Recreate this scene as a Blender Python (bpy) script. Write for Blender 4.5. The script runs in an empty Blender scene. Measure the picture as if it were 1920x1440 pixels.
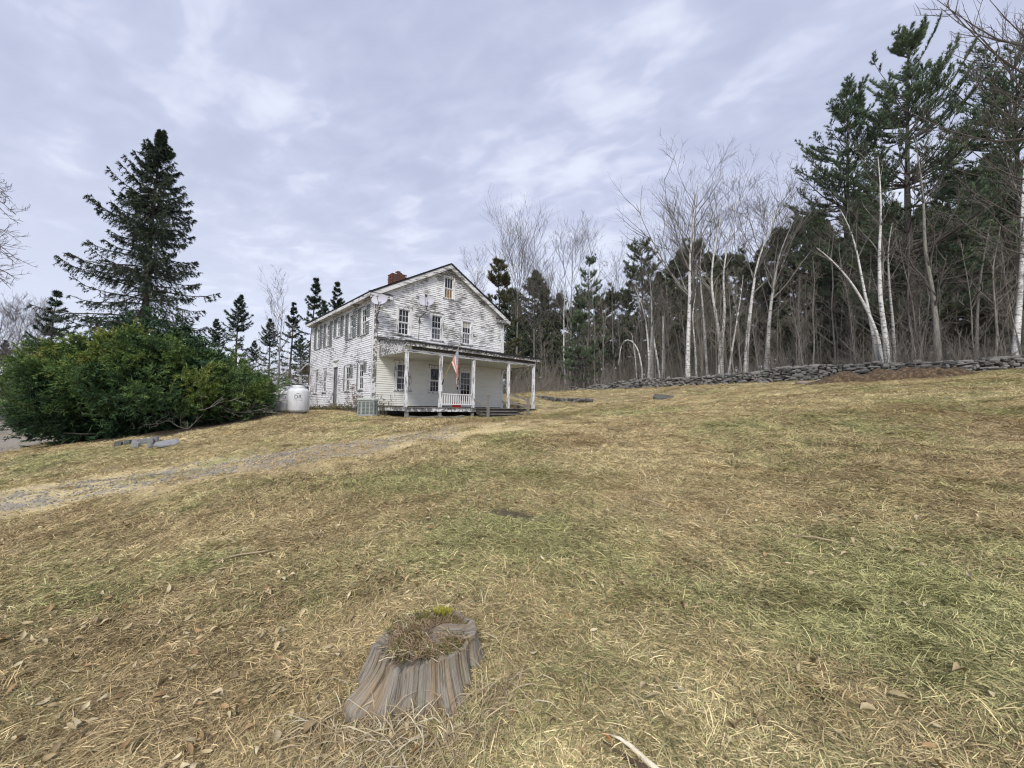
import bpy, math, random
import numpy as np
from mathutils import Vector, Matrix

# ------------------------------------------------------------------ camera, sky, sun, exposure
scene = bpy.context.scene
EYE = 1.6
F_PX, PITCH, ROLL = 742.05, math.radians(3.633), math.radians(0.727)
cam_data = bpy.data.cameras.new("camera")
cam_data.sensor_fit = 'HORIZONTAL'
cam_data.sensor_width = 36.0
cam_data.lens = 36.0 * F_PX / 1920.0
cam_data.clip_start = 0.05
cam_data.clip_end = 3000.0
cam = bpy.data.objects.new("camera", cam_data)
scene.collection.objects.link(cam)
cam.matrix_world = (Matrix.Translation((0, 0, EYE)) @ Matrix.Rotation(math.pi / 2 + PITCH, 4, 'X')
                    @ Matrix.Rotation(ROLL, 4, 'Z'))
scene.camera = cam

SUN_DIR = Vector((-0.06, -0.72, 0.70)).normalized()      # towards the sun
sun_data = bpy.data.lights.new("sun", 'SUN')
sun_data.energy = 1.5
sun_data.angle = math.radians(16)
sun_data.color = (1.0, 0.95, 0.88)
sun = bpy.data.objects.new("sun", sun_data)
sun.rotation_euler = SUN_DIR.to_track_quat('Z', 'Y').to_euler()
sun.location = (20, -30, 40)
scene.collection.objects.link(sun)

world = bpy.data.worlds.new("World")
scene.world = world
world.use_nodes = True
wt = world.node_tree
wt.nodes.clear()


def wn(kind, **kw):
    n = wt.nodes.new(kind)
    for k, v in kw.items():
        setattr(n, k, v)
    return n


def wmath(op, a, b=None, c=None):
    n = wn('ShaderNodeMath', operation=op)
    for i, v in enumerate((a, b, c)):
        if v is None:
            continue
        if isinstance(v, (int, float)):
            n.inputs[i].default_value = v
        else:
            wt.links.new(v, n.inputs[i])
    return n.outputs[0]


def build_world():
    tc = wn('ShaderNodeTexCoord')
    sep = wn('ShaderNodeSeparateXYZ')
    wt.links.new(tc.outputs['Generated'], sep.inputs[0])
    x, y, z = sep.outputs
    zz = wmath('ADD', wmath('MAXIMUM', z, 0.0), 0.10)
    u = wmath('DIVIDE', x, zz)
    v = wmath('DIVIDE', y, zz)

    def noise(su, sv, off, detail, rough, dist=0.0, rot=0.0):
        c = wn('ShaderNodeCombineXYZ')
        ca, sa = math.cos(rot), math.sin(rot)
        uu = wmath('ADD', wmath('MULTIPLY', u, ca), wmath('MULTIPLY', v, -sa))
        vv = wmath('ADD', wmath('MULTIPLY', u, sa), wmath('MULTIPLY', v, ca))
        wt.links.new(wmath('MULTIPLY', uu, su), c.inputs[0])
        wt.links.new(wmath('MULTIPLY', vv, sv), c.inputs[1])
        c.inputs[2].default_value = off
        n = wn('ShaderNodeTexNoise')
        n.inputs['Scale'].default_value = 1.0
        n.inputs['Detail'].default_value = detail
        n.inputs['Roughness'].default_value = rough
        n.inputs['Distortion'].default_value = dist
        wt.links.new(c.outputs[0], n.inputs['Vector'])
        return n.outputs['Fac']
    broad = noise(0.70, 0.50, 3.1, 3, 0.5, 0.3, 0.3)
    streak = noise(2.1, 1.7, 8.3, 3, 0.5, 0.3, 0.5)
    ripple = noise(5.2, 8.0, 1.7, 3, 0.5, 0.3, 0.45)
    cl = wmath('ADD', wmath('ADD', wmath('MULTIPLY', broad, 0.42), wmath('MULTIPLY', streak, 0.26)),
               wmath('MULTIPLY', ripple, 0.34))
    mr = wn('ShaderNodeMapRange', interpolation_type='SMOOTHSTEP')
    mr.inputs['From Min'].default_value = 0.43
    mr.inputs['From Max'].default_value = 0.66
    wt.links.new(cl, mr.inputs['Value'])
    ramp = wn('ShaderNodeValToRGB')
    e = ramp.color_ramp.elements
    e[0].position = 0.0
    e[0].color = (0.288, 0.311, 0.412, 1)
    e[1].position = 1.0
    e[1].color = (0.455, 0.48, 0.565, 1)
    m = e.new(0.5)
    m.color = (0.338, 0.362, 0.465, 1)
    wt.links.new(mr.outputs[0], ramp.inputs[0])
    # thin cloud brightens towards the horizon
    hz = wn('ShaderNodeMapRange', interpolation_type='SMOOTHSTEP')
    hz.inputs['From Min'].default_value = 0.0
    hz.inputs['From Max'].default_value = 0.60
    hz.inputs['To Min'].default_value = 0.75
    hz.inputs['To Max'].default_value = 0.0
    wt.links.new(z, hz.inputs['Value'])
    mixh = wn('ShaderNodeMix', data_type='RGBA')
    wt.links.new(hz.outputs[0], mixh.inputs['Factor'])
    wt.links.new(ramp.outputs[0], mixh.inputs['A'])
    mixh.inputs['B'].default_value = (0.47, 0.495, 0.575, 1)
    sky = wn('ShaderNodeTexSky', sky_type='NISHITA')
    sky.sun_disc = False
    sky.sun_elevation = math.asin(SUN_DIR.z)
    sky.sun_rotation = math.atan2(SUN_DIR.x, SUN_DIR.y)
    up = wn('ShaderNodeMix', data_type='RGBA', blend_type='MULTIPLY')
    up.inputs['Factor'].default_value = 1.0
    wt.links.new(mixh.outputs['Result'], up.inputs['A'])
    up.inputs['B'].default_value = (10, 10, 10, 1)
    mix = wn('ShaderNodeMix', data_type='RGBA')
    mix.inputs['Factor'].default_value = 0.93
    wt.links.new(sky.outputs[0], mix.inputs['A'])
    wt.links.new(up.outputs['Result'], mix.inputs['B'])
    bg = wn('ShaderNodeBackground')
    bg.inputs['Strength'].default_value = 0.1
    wt.links.new(mix.outputs['Result'], bg.inputs['Color'])
    out = wn('ShaderNodeOutputWorld')
    wt.links.new(bg.outputs[0], out.inputs['Surface'])


build_world()
scene.view_settings.view_transform = 'Standard'
scene.view_settings.look = 'None'
scene.view_settings.exposure = 0.88
scene.view_settings.gamma = 1.0
scene.view_settings.use_curve_mapping = False
scene.cycles.use_denoising = True
scene.cycles.denoiser = 'OPENIMAGEDENOISE'
scene.cycles.denoising_input_passes = 'RGB_ALBEDO_NORMAL'
scene.cycles.denoising_prefilter = 'ACCURATE'
scene.cycles.filter_width = 1.2
scene.cycles.max_bounces = 4
scene.cycles.diffuse_bounces = 2
scene.cycles.transparent_max_bounces = 6

# ------------------------------------------------------------------ projection helpers (photo pixels of 1920 x 1440)
cp_, sp_, cr_, sr_ = math.cos(PITCH), math.sin(PITCH), math.cos(ROLL), math.sin(ROLL)


def project(X, Y, Z):
    Z = Z - EYE
    yc = Y * cp_ + Z * sp_
    zc = -Y * sp_ + Z * cp_
    x = F_PX * X / yc
    y = -F_PX * zc / yc
    return 960 + x * cr_ - y * sr_, 720 + x * sr_ + y * cr_


def pt(px, py, Y):
    x, y = px - 960, py - 720
    x, y = x * cr_ + y * sr_, -x * sr_ + y * cr_
    d = (x / F_PX, 1.0, -y / F_PX)
    d = (d[0], d[1] * cp_ - d[2] * sp_, d[1] * sp_ + d[2] * cp_)
    t = Y / d[1]
    return Vector((d[0] * t, Y, EYE + d[2] * t))


# ------------------------------------------------------------------ terrain
CTRL = np.array([
    (0, 0, 0), (0, 1.5, .02), (-3, 2, -.2), (3, 2, .24), (0, 3.2, .18), (0, 6, .52), (0, 11, 1.1), (-1, 15.5, 1.17),
    (24.6, 19, 3.8), (20.9, 21, 3.67), (18.2, 25, 3.65), (13.7, 30, 3.54), (9.2, 40, 3.7), (4.3, 46, 3.77),
    (6, 6, 1.05), (11, 9, 1.85), (16, 14, 2.75), (8, 18, 2.05), (10, 26, 2.75),
    (-6.6, 18.6, 1.25), (-8.8, 17, 1.28), (-13.4, 26, 1.35), (-10, 21.5, 1.36), (-4.5, 16.6, 1.14), (-2, 18, 1.14), (0.6, 19.5, 1.24),
    (1.8, 22.3, 1.6), (-0.6, 24.2, 1.6), (-7, 31, 1.7), (5.3, 26, 2.02), (2.0, 30, 2.42), (-4, 21, 1.35),
    (-12.2, 13.2, .42), (-10.5, 14.5, .85), (-9.3, 7.4, -.2), (-5, 8, .35), (-4, 11, .75), (-11, 9.5, .02), (-16, 15, .25), (-13, 17, .9),
    (-17, 13, -.18), (-22, 18, -.2), (-37, 30, -.2), (-16.5, 8, -.4), (-24, 12, -.4), (-17, 20, .35), (-20, 28, .6), (-28, 26, .0),
    (22, 40, 5.0), (34, 30, 5.2), (12, 55, 4.8), (0, 65, 4.5), (-16, 45, 2.2), (-45, 50, .6), (-60, 15, -.8),
    (0, -12, -1.0), (15, -8, .6), (-15, -8, -1.8), (35, 8, 3.6),
    (120, 60, 9), (70, 110, 9), (0, 140, 7), (-80, 110, 2), (-140, 40, -2), (-120, -40, -5), (0, -60, -4), (120, -30, 4),
], dtype=float)


def _tps_u(r2):
    return np.where(r2 > 1e-9, r2 * np.log(np.maximum(r2, 1e-9)), 0.0)


def _tps_fit(C, lam=0.4):
    n = len(C)
    d2 = ((C[:, None, :2] - C[None, :, :2]) ** 2).sum(-1)
    K = _tps_u(d2) + lam * np.eye(n)
    Pm = np.c_[np.ones(n), C[:, :2]]
    A = np.zeros((n + 3, n + 3))
    A[:n, :n] = K
    A[:n, n:] = Pm
    A[n:, :n] = Pm.T
    b = np.r_[C[:, 2], 0, 0, 0]
    return np.linalg.solve(A, b)


TPS = _tps_fit(CTRL)


def hash2(ix, iy, seed):
    h = np.sin(ix * 127.1 + iy * 311.7 + seed * 74.7) * 43758.5453
    return h - np.floor(h)


def vnoise(x, y, seed=0):
    ix, iy = np.floor(x), np.floor(y)
    fx, fy = x - ix, y - iy
    fx, fy = fx * fx * (3 - 2 * fx), fy * fy * (3 - 2 * fy)
    a, b = hash2(ix, iy, seed), hash2(ix + 1, iy, seed)
    c, d = hash2(ix, iy + 1, seed), hash2(ix + 1, iy + 1, seed)
    return (a + (b - a) * fx) * (1 - fy) + (c + (d - c) * fx) * fy - 0.5


def ground_z(x, y):
    x = np.atleast_1d(np.asarray(x, float))
    y = np.atleast_1d(np.asarray(y, float))
    sh = x.shape
    x, y = x.ravel(), y.ravel()
    r = np.hypot(x, y)
    k = np.where(r > 130, 130 / np.maximum(r, 1e-6), 1.0)
    xc, yc = x * k, y * k
    out = np.full(len(x), TPS[-3]) + TPS[-2] * xc + TPS[-1] * yc
    for (cx, cy, _), w in zip(CTRL, TPS):
        out += w * _tps_u((xc - cx) ** 2 + (yc - cy) ** 2)
    det = 0.10 * vnoise(x * .55, y * .55, 1) + 0.12 * vnoise(x * 1.5, y * 1.5, 2) + 0.055 * vnoise(x * 3.6, y * 3.6, 3)
    det = det * (1 - .8 * np.exp(-((x + 5) ** 2 + (y - 19) ** 2) / 36))
    out += det * np.clip(np.hypot(x, y) / 3.0, 0.45, 1.0)
    return out.reshape(sh)


def gz(x, y):
    return float(ground_z(x, y)[0])


def on_ground(px, Y):
    X = (px - 960) / F_PX * Y
    for _ in range(5):
        Z = gz(X, Y)
        X += (px - project(X, Y, Z)[0]) / F_PX * Y
    return Vector((X, Y, gz(X, Y)))


def ground_hit(px, py, y0=1.2, y1=60):
    """first point where the view ray through a photo pixel meets the ground"""
    prev = y0
    Y = y0
    while Y < y1:
        p = pt(px, py, Y)
        if p.z < gz(p.x, p.y):
            break
        prev = Y
        Y *= 1.03
    lo, hi = prev, Y
    for _ in range(14):
        m = .5 * (lo + hi)
        p = pt(px, py, m)
        if p.z < gz(p.x, p.y):
            hi = m
        else:
            lo = m
    p = pt(px, py, hi)
    return Vector((p.x, p.y, gz(p.x, p.y)))


def top_z(X, Y, py):
    Z = EYE + 5
    for _ in range(8):
        Z += (project(X, Y, Z)[1] - py) / F_PX * Y
    return Z


# ------------------------------------------------------------------ object helpers
COL = scene.collection


def link(o, parent=None):
    COL.objects.link(o)
    if parent is not None:
        o.parent = parent
    return o


def tag(o, label=None, cat=None, group=None, kind=None):
    if label:
        o['label'] = label
    if cat:
        o['category'] = cat
    if group:
        o['group'] = group
    if kind:
        o['kind'] = kind
    return o


def thing(name, loc, label, cat, group=None, rotz=0.0):
    o = bpy.data.objects.new(name, None)
    o.empty_display_size = 0.2
    o.location = loc
    o.rotation_euler = (0, 0, rotz)
    link(o)
    return tag(o, label, cat, group)


def np_mesh(name, V, tris=None, quads=None, mat=None, rnd=None, smooth=False, attrs=None):
    V = np.asarray(V, np.float32)
    me = bpy.data.meshes.new(name)
    nt = 0 if tris is None else len(tris)
    nq = 0 if quads is None else len(quads)
    me.vertices.add(len(V))
    me.vertices.foreach_set('co', V.ravel())
    loops = []
    starts = []
    if nt:
        loops.append(np.asarray(tris, np.int32).ravel())
        starts.append(np.arange(nt, dtype=np.int32) * 3)
    if nq:
        loops.append(np.asarray(quads, np.int32).ravel())
        starts.append(nt * 3 + np.arange(nq, dtype=np.int32) * 4)
    L = np.concatenate(loops)
    S = np.concatenate(starts)
    me.loops.add(len(L))
    me.loops.foreach_set('vertex_index', L)
    me.polygons.add(len(S))
    me.polygons.foreach_set('loop_start', S)
    if smooth:
        me.polygons.foreach_set('use_smooth', np.ones(len(S), bool))
    if rnd is not None:
        a = me.attributes.new('rnd', 'FLOAT', 'POINT')
        a.data.foreach_set('value', np.asarray(rnd, np.float32))
    for k, v in (attrs or {}).items():
        a = me.attributes.new(k, 'FLOAT', 'POINT')
        a.data.foreach_set('value', np.asarray(v, np.float32))
    if mat is not None:
        me.materials.append(mat)
    me.update(calc_edges=True)
    return me


def mobj(name, me, parent=None, loc=None):
    o = bpy.data.objects.new(name, me)
    if loc is not None:
        o.location = loc
    return link(o, parent)


class MB:
    """collects small polygons (boxes, prisms, tubes) for one mesh"""

    def __init__(s):
        s.v, s.f = [], []

    def add(s, vs, fs):
        b = len(s.v)
        s.v += [tuple(p) for p in vs]
        s.f += [tuple(b + i for i in f) for f in fs]

    def box(s, x0, x1, y0, y1, z0, z1):
        s.add([(x0, y0, z0), (x1, y0, z0), (x1, y1, z0), (x0, y1, z0), (x0, y0, z1), (x1, y0, z1), (x1, y1, z1), (x0, y1, z1)],
              [(0, 3, 2, 1), (4, 5, 6, 7), (0, 1, 5, 4), (1, 2, 6, 5), (2, 3, 7, 6), (3, 0, 4, 7)])
        return s

    def bar(s, a, b, w, h, up=(0, 0, 1)):
        a, b = Vector(a), Vector(b)
        d = (b - a).normalized()
        sd = d.cross(Vector(up))
        if sd.length < 1e-4:
            sd = d.cross(Vector((1, 0, 0)))
        sd.normalize()
        u = sd.cross(d).normalized()
        c = []
        for p in (a, b):
            for i, j in ((-1, -1), (1, -1), (1, 1), (-1, 1)):
                c.append(p + sd * (i * w / 2) + u * (j * h / 2))
        s.add(c, [(0, 3, 2, 1), (4, 5, 6, 7), (0, 1, 5, 4), (1, 2, 6, 5), (2, 3, 7, 6), (3, 0, 4, 7)])
        return s

    def tube(s, pts, rads, n=8, cap=True):
        pts = [Vector(p) for p in pts]
        if isinstance(rads, (int, float)):
            rads = [rads] * len(pts)
        vs, fs = [], []
        for i, p in enumerate(pts):
            t = (pts[min(i + 1, len(pts) - 1)] - pts[max(i - 1, 0)]).normalized()
            ref = Vector((0, 0, 1)) if abs(t.z) < .9 else Vector((1, 0, 0))
            a = t.cross(ref).normalized()
            b = t.cross(a)
            for k in range(n):
                an = 2 * math.pi * k / n
                vs.append(p + (a * math.cos(an) + b * math.sin(an)) * rads[i])
        for i in range(len(pts) - 1):
            for k in range(n):
                k2 = (k + 1) % n
                fs.append((i * n + k, i * n + k2, (i + 1) * n + k2, (i + 1) * n + k))
        if cap:
            fs.append(tuple(range(n - 1, -1, -1)))
            fs.append(tuple((len(pts) - 1) * n + k for k in range(n)))
        s.add(vs, fs)
        return s

    def lathe(s, prof, n=24, c=(0, 0, 0)):
        vs, fs = [], []
        for r, z in prof:
            for k in range(n):
                an = 2 * math.pi * k / n
                vs.append((c[0] + r * math.cos(an), c[1] + r * math.sin(an), c[2] + z))
        for i in range(len(prof) - 1):
            for k in range(n):
                k2 = (k + 1) % n
                fs.append((i * n + k, i * n + k2, (i + 1) * n + k2, (i + 1) * n + k))
        s.add(vs, fs)
        return s

    def prism(s, poly, d0, d1, fn):
        """poly: (a, z) outline extruded from d0 to d1; fn(a, d, z) -> xyz"""
        n = len(poly)
        vs = [fn(a, d0, z) for a, z in poly] + [fn(a, d1, z) for a, z in poly]
        fs = [tuple(range(n)), tuple(range(2 * n - 1, n - 1, -1))]
        for i in range(n):
            j = (i + 1) % n
            fs.append((i, i + n, j + n, j))
        s.add(vs, fs)
        return s

    def mesh(s, name, mat, smooth=False):
        me = bpy.data.meshes.new(name)
        me.from_pydata([tuple(v) for v in s.v], [], s.f)
        if smooth:
            me.polygons.foreach_set('use_smooth', np.ones(len(me.polygons), bool))
        if mat is not None:
            me.materials.append(mat)
        me.update()
        return me

    def build(s, name, mat, parent=None, smooth=False, recalc=True):
        me = s.mesh(name, mat, smooth)
        if recalc:
            import bmesh
            bm = bmesh.new()
            bm.from_mesh(me)
            bmesh.ops.recalc_face_normals(bm, faces=bm.faces)
            bm.to_mesh(me)
            bm.free()
        return mobj(name, me, parent)


# ------------------------------------------------------------------ material helpers
class NT:
    def __init__(s, name):
        s.mat = bpy.data.materials.new(name)
        s.mat.use_nodes = True
        s.t = s.mat.node_tree
        s.b = s.t.nodes['Principled BSDF']
        s.b.inputs['Roughness'].default_value = 0.8
        s.b.inputs['Specular IOR Level'].default_value = 0.3

    def n(s, kind, **kw):
        n = s.t.nodes.new(kind)
        for k, v in kw.items():
            setattr(n, k, v)
        return n

    def put(s, sock, v):
        if v is None:
            return
        if isinstance(v, bpy.types.NodeSocket):
            s.t.links.new(v, sock)
        elif isinstance(v, tuple) and len(v) == 3 and sock.type == 'RGBA':
            sock.default_value = (*v, 1)
        else:
            sock.default_value = v

    def coord(s, kind='Object', scale=(1, 1, 1), rot=(0, 0, 0), loc=(0, 0, 0)):
        if kind == 'World':
            src = s.n('ShaderNodeNewGeometry').outputs['Position']
        else:
            src = s.n('ShaderNodeTexCoord').outputs[kind]
        m = s.n('ShaderNodeMapping')
        m.inputs['Scale'].default_value = scale
        m.inputs['Rotation'].default_value = rot
        m.inputs['Location'].default_value = loc
        s.put(m.inputs['Vector'], src)
        return m.outputs[0]

    def noise(s, vec, scale=1.0, detail=3.0, rough=0.55, dist=0.0):
        n = s.n('ShaderNodeTexNoise')
        s.put(n.inputs['Vector'], vec)
        n.inputs['Scale'].default_value = scale
        n.inputs['Detail'].default_value = detail
        n.inputs['Roughness'].default_value = rough
        n.inputs['Distortion'].default_value = dist
        return n.outputs['Fac']

    def math(s, op, a, b=None, clamp=False):
        n = s.n('ShaderNodeMath', operation=op, use_clamp=clamp)
        s.put(n.inputs[0], a)
        s.put(n.inputs[1], b)
        return n.outputs[0]

    def remap(s, v, a, b, c=0.0, d=1.0, smooth=True):
        n = s.n('ShaderNodeMapRange', interpolation_type='SMOOTHSTEP' if smooth else 'LINEAR')
        s.put(n.inputs['Value'], v)
        for k, x in zip(('From Min', 'From Max', 'To Min', 'To Max'), (a, b, c, d)):
            s.put(n.inputs[k], x)
        return n.outputs[0]

    def mix(s, f, a, b, mode='MIX'):
        n = s.n('ShaderNodeMix', data_type='RGBA', blend_type=mode)
        s.put(n.inputs['Factor'], f)
        s.put(n.inputs['A'], a)
        s.put(n.inputs['B'], b)
        return n.outputs['Result']

    def ramp(s, f, stops):
        n = s.n('ShaderNodeValToRGB')
        e = n.color_ramp.elements
        e[0].position, e[0].color = stops[0][0], (*stops[0][1], 1)
        e[1].position, e[1].color = stops[-1][0], (*stops[-1][1], 1)
        for p, c in stops[1:-1]:
            k = e.new(p)
            k.color = (*c, 1)
        s.put(n.inputs[0], f)
        return n.outputs[0]

    def attr(s, name, kind='GEOMETRY'):
        return s.n('ShaderNodeAttribute', attribute_name=name, attribute_type=kind).outputs['Fac']

    def bump(s, h, strength=0.5, dist=0.02):
        n = s.n('ShaderNodeBump')
        n.inputs['Strength'].default_value = strength
        n.inputs['Distance'].default_value = dist
        s.put(n.inputs['Height'], h)
        s.put(s.b.inputs['Normal'], n.outputs[0])

    def color(s, c):
        s.put(s.b.inputs['Base Color'], c)
        return s

    def rough(s, v):
        s.put(s.b.inputs['Roughness'], v)
        return s


def plain(name, col, rough=0.7, var=0.15, scale=6.0, metal=0.0):
    m = NT(name)
    nz = m.noise(m.coord('Object'), scale, 4)
    d = tuple(c * (1 - var) for c in col)
    l = tuple(min(1, c * (1 + var)) for c in col)
    m.color(m.mix(m.remap(nz, .3, .7), d, l)).rough(rough)
    m.b.inputs['Metallic'].default_value = metal
    return m.mat
# ------------------------------------------------------------------ wall line used by several builders
WALL_LINE = [(30.5, 15.5), (27.5, 17.2), (24.6, 19), (20.9, 21), (18.2, 25), (13.7, 30), (11.2, 35.5), (9.2, 40), (6.8, 43.5), (4.3, 46)]
H_YAW = math.radians(42.33)
H_LOC = Vector((-6.6157, 18.7, EYE + .1122))
HU = Vector((math.cos(H_YAW), math.sin(H_YAW), 0))
HV = Vector((-math.sin(H_YAW), math.cos(H_YAW), 0))


def house_local(X, Y):
    dx, dy = X - H_LOC.x, Y - H_LOC.y
    return dx * HU.x + dy * HU.y, dx * HV.x + dy * HV.y


def to_world(a, b, c=0.0):
    return H_LOC + HU * a + HV * b + Vector((0, 0, c))


_wl = np.array(sorted(WALL_LINE, key=lambda p: p[1]))


def beyond_wall(X, Y):
    """true behind the dry stone wall"""
    xw = np.interp(Y, _wl[:, 1], _wl[:, 0])
    return np.where(Y > 46, True, (X > xw) & (Y > 10))


def dist_line(X, Y, pts):
    d = np.full(X.shape, 1e9)
    for p in pts[::4]:
        d = np.minimum(d, np.hypot(X - p[0], Y - p[1]))
    return d


# ------------------------------------------------------------------ ground, drive, road
def fbm(x, y, seed, octs=4):
    v = np.zeros(np.shape(x))
    a = 1.0
    for k in range(octs):
        v += a * vnoise(x * 2.03 ** k + 3.7 * k, y * 2.03 ** k - 1.9 * k, seed + k)
        a *= .55
    return v


PATCH_G = [(1000, 1010, .8), (330, 1075, .9), (60, 1060, 1.2), (70, 868, 1.3), (1185, 770, 1.4), (1590, 1025, .8), (1890, 1090, 1.2), (1490, 1130, .7), (1750, 1180, .8), (620, 1060, .6), (1230, 1120, .6), (900, 900, .9), (1480, 800, 1.4), (1750, 770, 1.6)]
PATCH_B = [(640, 1110, .7), (180, 1250, .9), (1330, 1060, .7), (1660, 900, 1.2), (430, 960, 1.2), (120, 1380, .7), (1100, 1320, .6), (1700, 1290, .6), (480, 1380, .6), (1850, 800, 2.0), (900, 790, 1.6)]
_pg = None


def lawn_weights(x, y):
    """how green and how brown the lawn is at a place"""
    global _pg
    if _pg is None:
        _pg = [[(*ground_hit(a, b_)[:2], r) for a, b_, r in L] for L in (PATCH_G, PATCH_B)]
    g = .365 + .55 * fbm(x * .45, y * .45, 40) + .25 * fbm(x * 2.2, y * 2.2, 44, 2)
    b_ = .42 + .60 * fbm(x * .6 + 9, y * .6, 50) + .28 * fbm(x * 2.7, y * 2.7, 54, 2)
    for cx, cy, r in _pg[0]:
        r = r * (.5 + .09 * cy)
        g = g + .22 * np.exp(-(((x - cx) / (1.5 * r)) ** 2 + ((y - cy) / r) ** 2))
    for cx, cy, r in _pg[1]:
        r = r * (.5 + .09 * cy)
        b_ = b_ + .34 * np.exp(-(((x - cx) / (1.5 * r)) ** 2 + ((y - cy) / r) ** 2))
    return g, b_


def grass_tint(m, blade=None, kind='GEOMETRY'):
    """straw, brown thatch and green patches by place; shared by the sheet and the blades"""
    g, bb = m.attr('gw', kind), m.attr('bw', kind)
    if blade is not None:
        fin = m.attr('val')
        g = m.math('ADD', g, m.math('MULTIPLY', m.math('SUBTRACT', blade, .5), .50))
        bb = m.math('ADD', bb, m.math('MULTIPLY', m.math('SUBTRACT', fin, .5), .55))
    else:
        fin = m.noise(m.coord('World', loc=(3, 1, 9)), 9.0, 4, .65)
        g = m.math('ADD', g, m.math('MULTIPLY', m.math('SUBTRACT', fin, .5), .6))
        bb = m.math('ADD', bb, m.math('MULTIPLY', m.math('SUBTRACT', fin, .5), .8))
    straw = m.mix(m.remap(fin, .2, .8), (.50, .40, .205), (.72, .60, .34))
    brown = m.mix(m.remap(fin, .2, .8), (.25, .18, .095), (.48, .365, .195))
    green = m.mix(m.remap(fin, .2, .8), (.22, .235, .09), (.43, .42, .185))
    c = m.mix(m.remap(bb, .48, .68, 0, .9), straw, brown)
    c = m.mix(m.remap(g, .52, .74, 0, .9), c, green)
    return c, fin


def mat_ground():
    m = NT('lawn_thatch')
    c, fin = grass_tint(m)
    f2 = m.noise(m.coord('World', scale=(26, 60, 26), rot=(0, 0, .5)), 1.0, 4, .7)
    f3 = m.noise(m.coord('World', scale=(70, 24, 30), rot=(0, 0, .2)), 1.0, 4, .7)
    f = m.math('MULTIPLY', f2, f3)
    c = m.mix(m.remap(f, .12, .40, .85, 0), c, (.05, .038, .024))
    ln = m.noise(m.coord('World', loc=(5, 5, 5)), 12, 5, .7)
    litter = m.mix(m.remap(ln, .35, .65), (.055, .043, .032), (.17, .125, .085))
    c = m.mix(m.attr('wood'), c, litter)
    m.color(c).rough(.95)
    m.bump(m.math('ADD', m.math('MULTIPLY', f, 2.0), fin), .9, .03)
    return m.mat


GROUND_MAT = mat_ground()


def axis(a, b, c0, n, k):
    t = np.linspace(-1, 1, n)
    s = np.sinh(t * k) / np.sinh(k)
    return np.where(s < 0, c0 + s * (c0 - a), c0 + s * (b - c0))


def build_ground():
    xs = axis(-420, 420, 0.0, 300, 5.6)
    ys = axis(-120, 520, 3.2, 300, 5.6)
    gx, gy = np.meshgrid(xs, ys)
    z = ground_z(gx, gy)
    V = np.c_[gx.ravel(), gy.ravel(), z.ravel()]
    n = len(xs)
    i, j = np.meshgrid(np.arange(n - 1), np.arange(len(ys) - 1))
    a = (j * n + i).ravel()
    Q = np.c_[a, a + 1, a + n + 1, a + n]
    bx, by = V[:, 0], V[:, 1]
    wood = beyond_wall(bx, by).astype(float)
    wood = np.maximum(wood, ((bx < -9) & (by > 27 + .2 * (bx + 9))).astype(float))
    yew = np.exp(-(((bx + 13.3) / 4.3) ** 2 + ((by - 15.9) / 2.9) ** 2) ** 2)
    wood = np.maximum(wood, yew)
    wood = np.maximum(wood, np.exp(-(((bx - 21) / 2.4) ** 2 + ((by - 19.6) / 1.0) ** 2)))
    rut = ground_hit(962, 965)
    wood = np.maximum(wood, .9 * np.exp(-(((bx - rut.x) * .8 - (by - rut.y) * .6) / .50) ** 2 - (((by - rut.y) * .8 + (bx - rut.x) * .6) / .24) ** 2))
    gw, bw = lawn_weights(bx, by)
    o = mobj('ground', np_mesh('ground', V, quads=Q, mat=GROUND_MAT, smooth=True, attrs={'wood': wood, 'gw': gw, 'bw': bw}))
    return tag(o, kind='structure')


GROUND = build_ground()


def gravel_mat(name, grassy):
    m = NT(name)
    w = m.coord('World')
    a = m.noise(w, 38, 4, .75)
    v = m.n('ShaderNodeTexVoronoi')
    m.put(v.inputs['Vector'], w)
    v.inputs['Scale'].default_value = 42
    st = m.mix(v.outputs['Color'], (.27, .235, .185), (.50, .45, .375))
    st = m.mix(m.remap(a, .35, .6, .6, 0), st, (.13, .12, .10))
    c, _ = grass_tint(m)
    gn = m.noise(w, 1.5, 5, .72)
    edge = m.attr('edge')
    k = m.math('ADD', m.math('MULTIPLY', m.math('SUBTRACT', gn, .5), 1.5), edge)
    col = m.mix(m.remap(k, grassy, grassy + .3), st, c)
    m.color(col).rough(.95)
    m.bump(v.outputs['Distance'], .8, .02)
    return m.mat


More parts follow.
